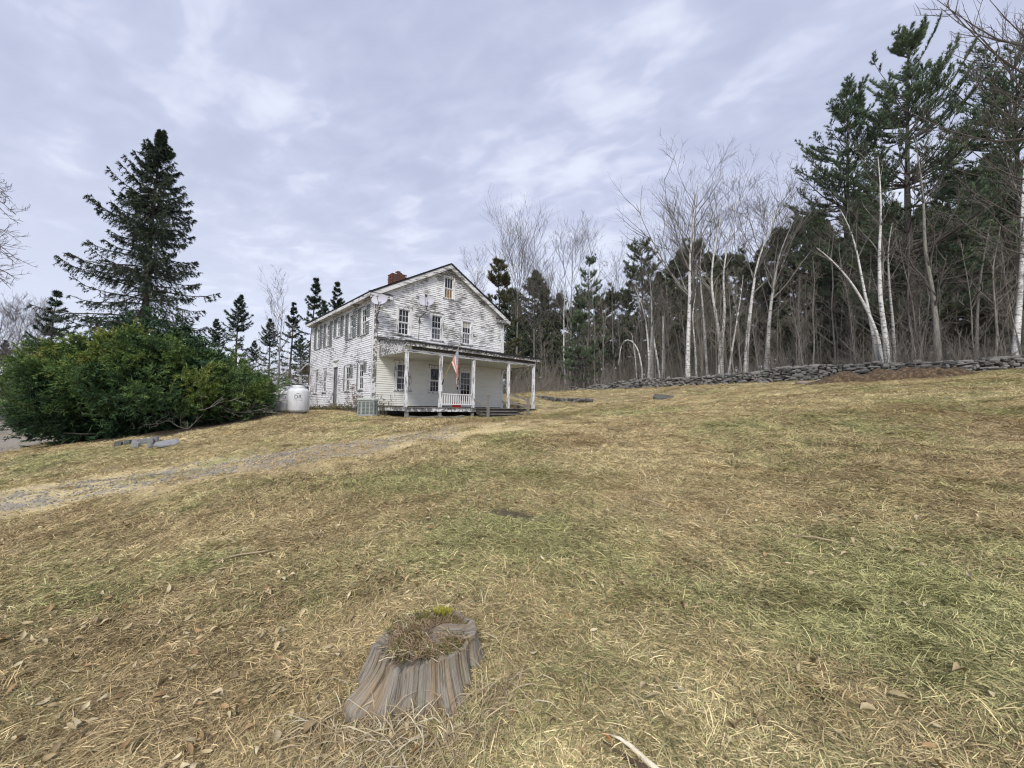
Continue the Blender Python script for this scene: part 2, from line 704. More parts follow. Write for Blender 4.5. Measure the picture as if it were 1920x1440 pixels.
def ribbon(name, centre, half, mat, lift, edgefn, step=.12, cross=15, fade=False):
    """a strip laid on the ground along a centre line"""
    P = [Vector((x, y, 0)) for x, y in centre]
    # Catmull-Rom resample
    out = []
    for i in range(len(P) - 1):
        p0, p1, p2, p3 = P[max(i - 1, 0)], P[i], P[i + 1], P[min(i + 2, len(P) - 1)]
        n = max(2, int((p2 - p1).length / step))
        for k in range(n):
            t = k / n
            out.append(.5 * ((2 * p1) + (p2 - p0) * t + (2 * p0 - 5 * p1 + 4 * p2 - p3) * t * t + (-p0 + 3 * p1 - 3 * p2 + p3) * t ** 3))
    out.append(P[-1])
    pts = np.array([(p.x, p.y) for p in out])
    tan = np.gradient(pts, axis=0)
    tan /= np.linalg.norm(tan, axis=1)[:, None]
    nor = np.c_[-tan[:, 1], tan[:, 0]]
    s = np.linspace(-1, 1, cross)
    ragged = 1 + .22 * vnoise(np.arange(len(pts)) * .17, np.zeros(len(pts)) + 3.3, 5)
    hw = half * ragged
    X = pts[:, None, 0] + nor[:, None, 0] * s[None] * hw[:, None]
    Y = pts[:, None, 1] + nor[:, None, 1] * s[None] * hw[:, None]
    Z = ground_z(X, Y) + lift - .03 * np.abs(s[None]) ** 6
    E_ = np.repeat(edgefn(s)[None], len(pts), 0)
    gw, bw = lawn_weights(X.ravel(), Y.ravel())
    if fade:
        q = np.linspace(0, 1, len(pts))[:, None]
        E_ = E_ + 1.3 * np.clip((q - .50) / .40, 0, 1) ** 1.3
    V = np.c_[X.ravel(), Y.ravel(), Z.ravel()]
    i, j = np.meshgrid(np.arange(cross - 1), np.arange(len(pts) - 1))
    a = (j * cross + i).ravel()
    Q = np.c_[a, a + 1, a + cross + 1, a + cross]
    o = mobj(name, np_mesh(name, V, quads=Q, mat=mat, smooth=True, attrs={'edge': E_.ravel(), 'gw': gw, 'bw': bw}))
    return o, pts


def build_drive():
    px = [(-260, 985, None), (-60, 950, None), (120, 920, None), (300, 893, None), (470, 868, None), (640, 842, None), (780, 822, None), (880, 808, None), (970, 797, None), (1040, 789, None)]
    c = [ground_hit(x, y) for x, y, _ in px]
    c = [(p.x, p.y) for p in c]
    edge = lambda s: np.clip(np.abs(s) ** 2.2 * 1.0 + .38 * np.exp(-(s / .22) ** 2), 0, 1.2)
    o, pts = ribbon('driveway', c, 1.9, gravel_mat('drive_gravel', .0), .018, edge, fade=True)
    tag(o, kind='structure')
    r = [(-48, 40), (-37, 30), (-27.5, 22), (-22, 17), (-18.8, 12.5), (-19, 7), (-22, 0), (-28, -10)]
    o2, pts2 = ribbon('road', r, 2.3, gravel_mat('road_gravel', .75), .02, lambda s: np.abs(s) ** 4, .25, 13)
    tag(o2, kind='structure')
    return pts, pts2


DRIVE_PTS, ROAD_PTS = build_drive()


# ------------------------------------------------------------------ house materials
def peel_mat(name, along, amount, paint=(.80, .80, .80), wood=(.20, .197, .195), green=0.0):
    """old white paint flaking off grey boards; the flakes run along the boards"""
    m = NT(name)
    sc = {'x': (1.5, 1.5, 19.0), 'y': (1.5, 1.5, 19.0), 'z': (13, 13, 1.6), 'n': (7, 7, 7)}[along]
    v = m.coord('Object', scale=sc)
    a = m.noise(v, 1.6, 3, .6)
    b = m.noise(m.coord('Object', scale=(.75, .75, .9), loc=(3, 5, 1)), 1.0, 3, .6)
    c = m.noise(m.coord('Object', scale=tuple(3.3 * k for k in sc)), 1.6, 4, .7)
    t = m.math('ADD', m.math('MULTIPLY', a, .78), m.math('ADD', m.math('MULTIPLY', b, .46), m.math('MULTIPLY', c, .20)))
    lo = .72 + (0.5 - amount) * .40
    f = m.remap(t, lo - .018, lo + .03)
    g = m.noise(m.coord('Object', scale=tuple(2.0 * k for k in sc)), 3.0, 4, .7)
    wd = m.mix(m.remap(g, .35, .65), tuple(.55 * k for k in wood), tuple(1.7 * k for k in wood))
    grime = m.noise(m.coord('Object', scale=(1.1, 1.1, 3.5)), 1.3, 5, .65)
    pc = m.mix(m.remap(grime, .42, .72, 0, .45), paint, tuple(k * .72 for k in (paint[0], paint[1] * 1.0, paint[2] * .97)))
    if green:
        gg = m.noise(m.coord('Object', scale=(.6, .6, .6), loc=(9, 2, 4)), 1.4, 4, .6)
        wd = m.mix(m.remap(gg, .5, .65, 0, green), wd, (.13, .145, .09))
    m.color(m.mix(f, pc, wd)).rough(m.mix(f, (.55, .55, .55), (.9, .9, .9)))
    m.bump(m.math('SUBTRACT', 1.0, f), .35, .006)
    return m.mat


def wood_mat(name, col, sc=(2, 2, 22)):
    m = NT(name)
    g = m.noise(m.coord('Object', scale=sc), 2.0, 5, .7)
    h = m.noise(m.coord('Object'), 2.2, 4)
    c = m.mix(m.remap(g, .32, .68), tuple(k * .55 for k in col), tuple(min(1, k * 1.35) for k in col))
    m.color(m.mix(m.remap(h, .4, .7, 0, .4), c, tuple(k * .6 for k in col))).rough(.9)
    m.bump(g, .4, .01)
    return m.mat


def glass_mat(name, col=(.010, .012, .015), rough=.06):
    m = NT(name)
    w = m.noise(m.coord('Object'), 2.3, 2)
    m.color(col).rough(rough)
    m.b.inputs['Specular IOR Level'].default_value = .5
    m.bump(w, .12, .05)
    return m.mat


M = {}
M['gable'] = peel_mat('peeling_gable_clapboard', 'x', .43, paint=(.86, .86, .85), green=.7)
M['side'] = peel_mat('peeling_side_clapboard', 'y', .33, paint=(.86, .86, .87))
M['porch_wall'] = peel_mat('cream_porch_clapboard', 'x', -.30, paint=(.81, .81, .75))
M['trim'] = peel_mat('white_trim', 'z', .34, paint=(.80, .80, .79))
M['trim_x'] = peel_mat('white_trim_lengthwise', 'x', .42, paint=(.79, .79, .78))
M['trim_bad'] = peel_mat('flaking_trim', 'n', .56, paint=(.78, .78, .77), wood=(.16, .155, .15))
M['sash'] = peel_mat('white_sash', 'n', .05, paint=(.84, .84, .83))
M['post'] = peel_mat('flaking_post', 'z', .42, paint=(.82, .82, .83))
M['sheath'] = wood_mat('weathered_sheathing', (.16, .15, .14))
M['greywood'] = wood_mat('weathered_grey_wood', (.25, .235, .21))
M['greywood_x'] = wood_mat('weathered_step_wood', (.21, .20, .185), (3, 20, 20))
M['darkwood'] = wood_mat('dark_rotten_wood', (.075, .065, .055))
M['shutter'] = wood_mat('faded_shutter', (.235, .255, .25), (8, 8, 30))
M['shingle'] = plain('dark_shingle', (.045, .044, .045), .9, .35, 9)
M['metal_roof'] = plain('dull_metal_roof', (.11, .11, .112), .6, .3, 4)
M['glass'] = glass_mat('dark_window_glass')
M['screen'] = plain('grey_insect_screen', (.135, .14, .155), .7, .25, 5)
M['blind'] = plain('cream_blind', (.42, .41, .34), .7, .12, 5)
M['board_up'] = wood_mat('brown_boarded_pane', (.26, .17, .10), (5, 5, 8))
M['door'] = wood_mat('grey_plank_door', (.225, .215, .225), (14, 14, 2))
M['stone'] = plain('field_stone', (.21, .21, .20), .9, .35, 5)
M['ceiling'] = peel_mat('porch_ceiling_paint', 'n', .0, paint=(.66, .67, .57))
M['black'] = plain('black_metal', (.025, .025, .027), .5, .2)
M['brick'] = plain('red_brick', (.145, .07, .05), .9, .3, 9)
M['mortar'] = plain('lime_mortar', (.27, .235, .20), .95, .2, 12)

HOUSE = thing('house', H_LOC + Vector((0, 0, 0)), 'weathered two storey white clapboard farmhouse with peeling paint and front porch', 'house', rotz=H_YAW)
W, L_, EAVE, RIDGE = 8.1644, 10.0455, 5.19, 7.82
XM = W / 2
EXPO = .105
rng_h = random.Random(5)


def fg(a, d, z):
    return (a, -d, z)


def fs_(a, d, z):
    return (-d, a, z)


def part(mb, name, mat, parent=None, smooth=False):
    return mb.build(name, mat, HOUSE if parent is None else parent, smooth)


# openings: (a0, a1, z0, z1) of the casing outline
GABLE_OPEN, SIDE_OPEN = [], []


def make_window(fn, a0, a1, z0, z1, opens, cols=3, rows=(2, 2), mid=None, cas=.12, lower='glass', upper='glass', name='window', top_ext=.03, shal=0.0):
    """glass outline a0..a1, z0..z1; casing, sill, two sashes with glazing bars and panes"""
    mid = mid if mid is not None else z0 + (z1 - z0) * .46
    st = .045
    A0, A1, Z0, Z1 = a0 - st, a1 + st, z0 - st, z1 + st
    opens.append((A0 - cas * .6, A1 + cas * .6, Z0 - .06, Z1 + cas * .6 + top_ext))
    b = MB()
    for (p, q, r, s) in ((A0 - cas, A0, Z0 - .02, Z1 + cas), (A1, A1 + cas, Z0 - .02, Z1 + cas), (A0, A1, Z1, Z1 + cas)):
        b.prism([(p, r), (q, r), (q, s), (p, s)], -.02, .034 - shal * .4, fn)
    # reveal boards
    for (p, q, r, s) in ((A0 - .012, A0, Z0, Z1), (A1, A1 + .012, Z0, Z1), (A0, A1, Z1, Z1 + .012)):
        b.prism([(p, r), (q, r), (q, s), (p, s)], -.10, -.02, fn)
    w = part(b, name, M['trim'])
    b = MB()
    b.prism([(A0 - cas - .03, Z0 - .075), (A1 + cas + .03, Z0 - .075), (A1 + cas + .03, Z0 - .02), (A0 - cas - .03, Z0 - .02)], -.09, .075, fn)
    part(b, 'sill', M['trim_bad'], w)
    b = MB()
    b.prism([(A0 - cas - .02, Z1 + cas), (A1 + cas + .02, Z1 + cas), (A1 + cas + .02, Z1 + cas + .03), (A0 - cas - .02, Z1 + cas + .03)], -.02, .055, fn)
    part(b, 'drip_cap', M['trim_bad'], w)
    for k, (lo, hi, d, r, kind) in enumerate(((mid + .015, Z1, -.035 + shal, rows[0], upper), (Z0, mid + .015, -.062 + shal * 1.3, rows[1], lower))):
        b = MB()
        t = .024
        for (p, q, u, v_) in ((A0, a0 + .004, lo, hi), (a1 - .004, A1, lo, hi), (a0, a1, lo, lo + .04), (a0, a1, hi - .04, hi)):
            b.prism([(p, u), (q, u), (q, v_), (p, v_)], d - t, d, fn)
        s = part(b, 'sash', M['sash'], w)
        if r and kind != 'bare':
            b = MB()
            for c in range(1, cols):
                x = a0 + (a1 - a0) * c / cols
                b.prism([(x - .009, lo + .04), (x + .009, lo + .04), (x + .009, hi - .04), (x - .009, hi - .04)], d - .018, d - .003, fn)
            for c in range(1, r):
                z = lo + .04 + (hi - lo - .08) * c / r
                b.prism([(a0, z - .009), (a1, z - .009), (a1, z + .009), (a0, z + .009)], d - .019, d - .004, fn)
            part(b, 'glazing_bars', M['sash'], w)
        mt = {'glass': M['glass'], 'bare': M['glass'], 'screen': M['screen'], 'blind': M['blind'], 'board': M['board_up']}[kind]
        b = MB()
        dd = d - .020 if kind != 'screen' else d - .0155
        if kind == 'blind':
            zb = lo + (hi - lo) * .5
            b.prism([(a0, lo), (a1, lo), (a1, zb), (a0, zb)], dd - .006, dd, fn)
            part(b, 'pane', M['glass'], w)
            b = MB()
            b.prism([(a0, zb), (a1, zb), (a1, hi), (a0, hi)], dd - .006, dd, fn)
            part(b, 'blind', M['blind'], w)
        else:
            b.prism([(a0, lo), (a1, lo), (a1, hi), (a0, hi)], dd - .006, dd, fn)
            part(b, 'pane' if kind != 'screen' else 'insect_screen', mt, w)
    return w


# ---- gable windows
make_window(fg, 1.28, 1.775, 3.62, 4.80, GABLE_OPEN, lower='glass')
make_window(fg, 3.17, 3.68, 3.60, 4.80, GABLE_OPEN, lower='screen')
make_window(fg, 5.15, 5.65, 3.60, 4.79, GABLE_OPEN, lower='screen', upper='blind')
make_window(fg, 3.91, 4.39, 5.99, 7.04, GABLE_OPEN, rows=(1, 1), mid=6.47, cols=3, lower='board', cas=.10)
# ---- windows and door under the porch
make_window(fg, 1.28, 1.80, .83, 2.02, GABLE_OPEN, cols=2, cas=.16)
make_window(fg, 3.16, 3.66, .79, 1.97, GABLE_OPEN, rows=(0, 2), cas=.13, upper='bare')
# ---- side windows
for a0, a1, z0, z1, lw in ((1.01, 1.46, 3.58, 4.77, 'screen'), (2.75, 3.17, 3.60, 4.77, 'screen'), (4.60, 5.04, 3.94, 4.79, 'screen'), (6.40, 6.88, 3.60, 4.77, 'screen'), (8.28, 8.73, 3.62, 4.80, 'screen')):
    make_window(fs_, a0, a1, z0, z1, SIDE_OPEN, cols=2, lower=lw, cas=.11, shal=.034)
for a0, a1, z0, z1, lw in ((1.13, 1.58, .83, 2.0, 'glass'), (2.95, 3.42, .80, 1.98, 'glass'), (6.72, 7.16, .82, 2.03, 'glass'), (8.41, 8.84, .81, 2.02, 'screen')):
    make_window(fs_, a0, a1, z0, z1, SIDE_OPEN, cols=2, lower=lw, cas=.11, shal=.034)


def shutter(a0, a1, z0, z1, tilt=0.0, broken=False):
    b = MB()
    d0, d1 = .04, .072
    sl = .045

    def f(a, d, z):
        return fs_(a + tilt * (z - z1), d, z)
    for p, q, r, s in ((a0, a0 + sl, z0, z1), (a1 - sl, a1, z0, z1), (a0 + sl, a1 - sl, z1 - .07, z1), (a0 + sl, a1 - sl, z0, z0 + .09), (a0 + sl, a1 - sl, (z0 + z1) / 2 - .03, (z0 + z1) / 2 + .03)):
        b.prism([(p, r), (q, r), (q, s), (p, s)], d0, d1, f)
    o = part(b, 'shutter', M['shutter'])
    b = MB()
    z = z0 + .11
    while z < z1 - .1:
        if not (broken and rng_h.random() < .3):
            vs = [f(a0 + sl, d0 + .004, z + .035), f(a1 - sl, d0 + .004, z + .035), f(a1 - sl, d1 - .004, z), f(a0 + sl, d1 - .004, z)]
            vs += [(v[0], v[1], v[2] + .008) for v in vs]
            b.add(vs, [(0, 1, 2, 3), (7, 6, 5, 4), (0, 4, 5, 1), (1, 5, 6, 2), (2, 6, 7, 3), (3, 7, 4, 0)])
        z += .048
    part(b, 'louvres', M['shutter'], o)


for a0, a1, z0, z1 in ((1.01, 1.46, 3.5, 4.93), (2.75, 3.17, 3.52, 4.93), (4.60, 5.04, 3.87, 4.93), (6.40, 6.88, 3.48, 4.95), (8.28, 8.73, 3.55, 4.95)):
    g = .16
    far_tilt = rng_h.uniform(-.01, .01)
    shutter(a1 + g, a1 + g + .36, z0, z1, far_tilt)
    if a0 < 2:
        shutter(a0 - g - .36, a0 - g, z0 + .85, z1, 0, True)
        shutter(a0 - g - .30, a0 - g + .10, z0, z0 + .62, .02, True)
    else:
        shutter(a0 - g - .36, a0 - g, z0, z1, rng_h.uniform(-.015, .015), a0 < 4)
shutter(1.58 + .16, 1.58 + .22, .75, 2.1)
shutter(1.13 - .16 - .28, 1.13 - .16, 1.62, 2.12, 0, True)
shutter(2.95 - .16 - .30, 2.95 - .16, 1.45, 2.1, .05, True)
shutter(3.42 + .16, 3.42 + .23, .75, 2.1)


def glazed_door():
    A0, A1, Z0, Z1 = 4.97, 5.83, -.02, 2.04
    GABLE_OPEN.append((A0 - .06, A1 + .06, Z0 - .1, Z1 + .08))
    b = MB()
    for p, q, r, s in ((A0 - .11, A0, Z0, Z1 + .12), (A1, A1 + .11, Z0, Z1 + .12), (A0, A1, Z1, Z1 + .12)):
        b.prism([(p, r), (q, r), (q, s), (p, s)], -.02, .036, fg)
    part(b, 'door_casing', M['trim'])
    b = MB()
    g0, g1, h0, h1 = 5.09, 5.71, .28, 1.92
    for p, q, r, s in ((A0, g0, Z0, Z1), (g1, A1, Z0, Z1), (g0, g1, Z0, h0), (g0, g1, h1, Z1)):
        b.prism([(p, r), (q, r), (q, s), (p, s)], -.07, -.03, fg)
    d = part(b, 'door', M['sash'])
    for c in range(3):
        for r in range(5):
            w_, h_ = (g1 - g0) / 3, (h1 - h0) / 5
            b = MB()
            b.prism([(g0 + c * w_ + .011, h0 + r * h_ + .011), (g0 + (c + 1) * w_ - .011, h0 + r * h_ + .011), (g0 + (c + 1) * w_ - .011, h0 + (r + 1) * h_ - .011), (g0 + c * w_ + .011, h0 + (r + 1) * h_ - .011)], -.058, -.052, fg)
            part(b, 'pane', M['glass'], d)
    b = MB()
    for c in range(0, 4):
        x = g0 + (g1 - g0) * c / 3
        b.prism([(x - .011, h0), (x + .011, h0), (x + .011, h1), (x - .011, h1)], -.065, -.034, fg)
    for r in range(0, 6):
        z = h0 + (h1 - h0) * r / 5
        b.prism([(g0, z - .011), (g1, z - .011), (g1, z + .011), (g0, z + .011)], -.066, -.035, fg)
    part(b, 'glazing_bars', M['sash'], d)
    b = MB()
    b.tube([fg(5.03, -.03, 1.0), fg(5.03, .03, 1.0)], [.02, .032], 8)
    part(b, 'handle', M['black'], d)
    for z in (1.55, 1.0):
        b = MB()
        b.prism([(4.80, z - .07), (4.85, z - .07), (4.85, z + .07), (4.80, z + .07)], .02, .07, fg)
        part(b, 'porch_lamp' if z > 1.2 else 'mail_slot', M['black'])


glazed_door()


def side_door():
    A0, A1, Z0, Z1 = 4.70, 5.42, .10, 2.14
    SIDE_OPEN.append((A0 - .07, A1 + .07, -.3, 2.5))
    b = MB()
    for p, q, r, s in ((A0 - .12, A0, 0, 2.5), (A1, A1 + .12, 0, 2.5), (A0, A1, Z1 + .0, Z1 + .05), (A0 - .15, A1 + .15, 2.5, 2.56)):
        b.prism([(p, r), (q, r), (q, s), (p, s)], -.02, .036 if s < 2.52 else .07, fs_)
    part(b, 'door_casing', M['trim'])
    b = MB()
    b.prism([(A0, Z1 + .05), (A1, Z1 + .05), (A1, 2.5), (A0, 2.5)], -.06, -.01, fs_)
    part(b, 'transom_panel', M['trim'])
    n = 5
    for k in range(n):
        b = MB()
        p, q = A0 + (A1 - A0) * k / n + .003, A0 + (A1 - A0) * (k + 1) / n - .003
        b.prism([(p, Z0), (q, Z0), (q, Z1), (p, Z1)], -.09, -.055 + .004 * (k % 2), fs_)
        if k == 0:
            d = part(b, 'door', M['door'])
        else:
            part(b, 'plank', M['door'], d)
    b = MB()
    b.tube([fs_(4.79, -.055, 1.05), fs_(4.79, .0, 1.05)], [.018, .03], 8)
    part(b, 'handle', M['black'], d)
    b = MB()
    b.prism([(A0 - .1, -.12), (A1 + .1, -.12), (A1 + .1, .09), (A0 - .1, .09)], -.09, .12, fs_)
    part(b, 'door_sill', M['greywood'])


side_door()


# ---- walls and clapboards
def wall_sheath(fn, a0, a1, poly, name):
    b = MB()
    b.prism(poly, -.25, -.10, fn)
    return part(b, name, M['sheath'])


def cut(a0, a1, z, opens):
    seg = [(a0, a1)]
    for (p, q, r, s) in opens:
        if r < z < s:
            out = []
            for (u, v) in seg:
                if q <= u or p >= v:
                    out.append((u, v))
                else:
                    if p - u > .02:
                        out.append((u, p))
                    if v - q > .02:
                        out.append((q, v))
            seg = out
    return seg


SL = (RIDGE - .12 - EAVE - .1) / (XM + .35)


BOARDS = []


def clapboards(fn, wall, a0, a1, z0, z1, opens, matfn, gable):
    z = z0
    k = 0
    while z < z1:
        zt = z + EXPO
        s0, s1 = a0, a1
        if gable:
            lim = (RIDGE - .30 - zt) / SL
            s0, s1 = max(a0, XM - lim), min(a1, XM + lim)
            if s1 - s0 < .15:
                break
        for (p, q) in cut(s0, s1, z + EXPO * .5, opens):
            b = MB()
            # butt joints split long courses
            xs = [p]
            while q - xs[-1] > 3.6:
                xs.append(xs[-1] + rng_h.uniform(1.8, 3.4))
            if q - xs[-1] < .3 and len(xs) > 1:
                xs.pop()
            xs.append(q)
            for u, v in zip(xs[:-1], xs[1:]):
                e = rng_h.uniform(-.004, .004)
                e2 = e + rng_h.uniform(-.004, .004)
                out = .030 + rng_h.uniform(-.004, .010)
                g = .0012
                zb, ztt = z - .012, zt + .006
                vs = [fn(u + g, out, zb + e), fn(v - g, out, zb + e2), fn(v - g, .002, ztt), fn(u + g, .002, ztt),
                      fn(u + g, -.012, zb + e), fn(v - g, -.012, zb + e2), fn(v - g, -.012, ztt), fn(u + g, -.012, ztt)]
                b.add(vs, [(0, 1, 2, 3), (4, 7, 6, 5), (0, 4, 5, 1), (2, 6, 7, 3), (1, 5, 6, 2), (0, 3, 7, 4)])
            BOARDS.append((q - p, b, matfn(z), wall))
        z = zt
        k += 1


GW = wall_sheath(fg, 0, W, [(0.02, -.02), (W - .02, -.02), (W - .02, EAVE), (XM, RIDGE - .2), (.02, EAVE)], 'gable_wall')
clapboards(fg, GW, .14, W - .14, .0, RIDGE, GABLE_OPEN, lambda z: M['porch_wall'] if z < 2.75 else M['gable'], True)
SW = wall_sheath(fs_, 0, L_, [(.30, -.02), (L_, -.02), (L_, EAVE + .1), (.30, EAVE + .1)], 'side_wall')
clapboards(fs_, SW, .14, L_ - .14, -.06, EAVE - .12, SIDE_OPEN, lambda z: M['side'], False)
BOARDS.sort(key=lambda e: -e[0])
for ln_, b, mt, wl in BOARDS[:300]:
    part(b, 'clapboard', mt, wl)
_rest = {}
for ln_, b, mt, wl in BOARDS[300:]:
    k_ = (wl.name, mt.name)
    if k_ not in _rest:
        _rest[k_] = (MB(), mt, wl)
    _rest[k_][0].add(b.v, b.f)
for b, mt, wl in _rest.values():
    tag(part(b, 'short_clapboards', mt, wl), kind='stuff')
# far walls, plainly boarded
b = MB()
b.box(W - .12, W, .3, L_, -.02, EAVE + .1)
part(b, 'far_side_wall', M['side'])
b = MB()
b.prism([(0.02, -.02), (W - .02, -.02), (W - .02, EAVE), (XM, RIDGE - .2), (.02, EAVE)], -L_ - .0, -L_ + .12, fg)
part(b, 'back_wall', M['gable'])
# corner boards
for (p, q) in ((-.026, .16), (W - .16, W + .026)):
    b = MB()
    b.prism([(p, -.05), (q, -.05), (q, EAVE), (p, EAVE)], -.02, .040, fg)
    part(b, 'corner_board', M['trim_bad'] if p < 1 else M['trim'])
for (p, q) in ((-.038, .16), (L_ - .16, L_)):
    b = MB()
    b.prism([(p, -.05), (q, -.05), (q, EAVE), (p, EAVE)], -.02, .028, fs_)
    part(b, 'corner_board', M['trim'])
# foundation
b = MB()
b.box(.06, W - .06, .08, L_ - .06, -.9, -.03)
part(b, 'foundation', M['stone'])
b = MB()
b.prism([(0, -.16), (L_, -.16), (L_, -.05), (0, -.05)], -.05, .034, fs_)
part(b, 'sill_board', M['trim_bad'])


# ---- main roof
def slope_pt(side, t):
    """t from ridge (0) to eave (1)"""
    ex = -.36 if side < 0 else W + .36
    x = XM + (ex - XM) * t
    return x, RIDGE + (5.345 - RIDGE) * t


for side in (-1, 1):
    b = MB()
    (x0, z0), (x1, z1) = slope_pt(side, 0), slope_pt(side, 1)
    y0, y1 = -.30, L_ + .2
    nx, nz = (z0 - z1), abs(x1 - x0)
    b.add([(x0, y0, z0), (x1, y0, z1), (x1, y1, z1), (x0, y1, z0), (x0, y0, z0 - .06), (x1, y0, z1 - .06), (x1, y1, z1 - .06), (x0, y1, z0 - .06)],
          [(0, 1, 2, 3), (4, 7, 6, 5), (0, 4, 5, 1), (1, 5, 6, 2), (2, 6, 7, 3), (3, 7, 4, 0)])
    r = part(b, 'roof', M['shingle'])
    # shingle courses
    b = MB()
    nC = 26
    for k in range(nC):
        ta, tb = k / nC, (k + 1) / nC
        (xa, za), (xb, zb) = slope_pt(side, ta), slope_pt(side, min(1.008, tb + .004))
        j = rng_h.uniform(0, .006)
        b.add([(xa, y0 - .03, za + .006), (xb, y0 - .03, zb + .022 + j), (xb, y1 + .02, zb + .022 + j), (xa, y1 + .02, za + .006),
               (xb, y0 - .03, zb + .002), (xb, y1 + .02, zb + .002)], [(0, 1, 2, 3), (1, 4, 5, 2)])
    o = b.build('shingle_courses', M['shingle'], r, recalc=False)
    # rake board and soffit on the gable
    b = MB()
    for (dy0, dy1, top, bot) in ((-.27, -.24, -.065, -.30),):
        vs = []
        for y in (dy0, dy1):
            for (x, z) in ((x0, z0), (x1 - side * .02, z1)):
                vs += [(x, y, z + top), (x, y, z + bot)]
        b.add(vs, [(0, 1, 3, 2), (4, 6, 7, 5), (0, 2, 6, 4), (1, 5, 7, 3), (0, 4, 5, 1), (2, 3, 7, 6)])
    part(b, 'rake_board', M['trim_x'])
    b = MB()
    vs = []
    for y in (-.24, -.02):
        for (x, z) in ((x0, z0), (x1, z1)):
            vs += [(x, y, z - .19), (x, y, z - .215)]
    b.add(vs, [(0, 1, 3, 2), (4, 6, 7, 5), (0, 2, 6, 4), (1, 5, 7, 3), (0, 4, 5, 1), (2, 3, 7, 6)])
    part(b, 'rake_soffit', M['ceiling'])
    b = MB()
    vs = []
    for y in (-.05, -.018):
        for (x, z) in ((x0, z0), (x1 - side * .36, z1 + .2)):
            vs += [(x, y, z - .21), (x, y, z - .42)]
    b.add(vs, [(0, 1, 3, 2), (4, 6, 7, 5), (0, 2, 6, 4), (1, 5, 7, 3), (0, 4, 5, 1), (2, 3, 7, 6)])
    part(b, 'rake_frieze', M['trim_x'])
    # eave: fascia, soffit, frieze
    ex = x1
    b = MB()
    b.box(min(ex, ex - side * .03), max(ex, ex - side * .03), -.24, L_ + .15, 5.13, 5.285)
    part(b, 'fascia', M['trim_x'])
    b = MB()
    wx = -.03 if side < 0 else W + .03
    b.box(min(ex - side * .03, wx), max(ex - side * .03, wx), -.22, L_ + .1, 5.16, 5.185)
    part(b, 'soffit', M['trim_x'])
    b = MB()
    b.box(min(wx, wx - side * .10), max(wx, wx - side * .10), .0, L_, 4.98, 5.16)
    part(b, 'frieze_board', M['trim_x'])
    # boxed return on the gable
    b = MB()
    p, q = (ex + .001, .78) if side < 0 else (W - .62, ex - .001)
    b.box(p, q, -.262, -.02, 5.12, 5.30)
    rt = part(b, 'eave_return', M['trim_bad'])
    b = MB()
    b.add([(p - .01, -.285, 5.305), (q + .01, -.285, 5.305), (q + .01, -.02, 5.42), (p - .01, -.02, 5.42), (p - .01, -.285, 5.325), (q + .01, -.285, 5.325), (q + .01, -.02, 5.44), (p - .01, -.02, 5.44)],
          [(0, 3, 2, 1), (4, 5, 6, 7), (0, 1, 5, 4), (1, 2, 6, 5), (2, 3, 7, 6), (3, 0, 4, 7)])
    part(b, 'return_cap', M['darkwood'], rt)


# ---- chimney: single bricks with a broken top
def chimney():
    x0, x1, y0, y1, zb = 2.72, 3.62, 4.05, 4.70, 6.3
    b = MB()
    b.box(x0 + .03, x1 - .03, y0 + .03, y1 - .03, zb, 8.02)
    c = part(b, 'chimney', M['mortar'])
    bl, bh = .215, .068
    me1 = MB().box(0, bl - .012, 0, .1, 0, bh - .012).mesh('brick', M['brick'])
    me2 = MB().box(0, .1, 0, bl - .012, 0, bh - .012).mesh('brick', M['brick'])
    z = 6.9
    row = 0
    while z < 8.24:
        topf = max(0, (z - 8.04) / .2)
        for (mesh, n, px, py, ax) in ((me1, 5, x0, y0, 'x'), (me2, 4, x0, y0, 'y')):
            off = (row % 2) * bl / 2
            for k in range(n):
                t = k * bl + off - (bl / 2 if row % 2 and k == 0 else 0)
                lim = (x1 - x0 if ax == 'x' else y1 - y0)
                if t + bl > lim + .08:
                    continue
                # ragged top: high at the middle, missing bricks at the corner
                if topf > 0 and ((ax == 'y') or t < .15 or (topf > .5 and t > .36) or (topf > .15 and t > .6)):
                    continue
                o = bpy.data.objects.new('brick', mesh)
                e = rng_h.uniform(-.008, .008)
                o.location = (px + (t if ax == 'x' else e - .012), py + (t if ax == 'y' else e - .012), z)
                link(o, c)
        z += bh
        row += 1


chimney()


# ---- porch
DECK = -.07
PY = -2.62
POSTX = [.384, 2.103, 3.978, 6.30, 8.188]


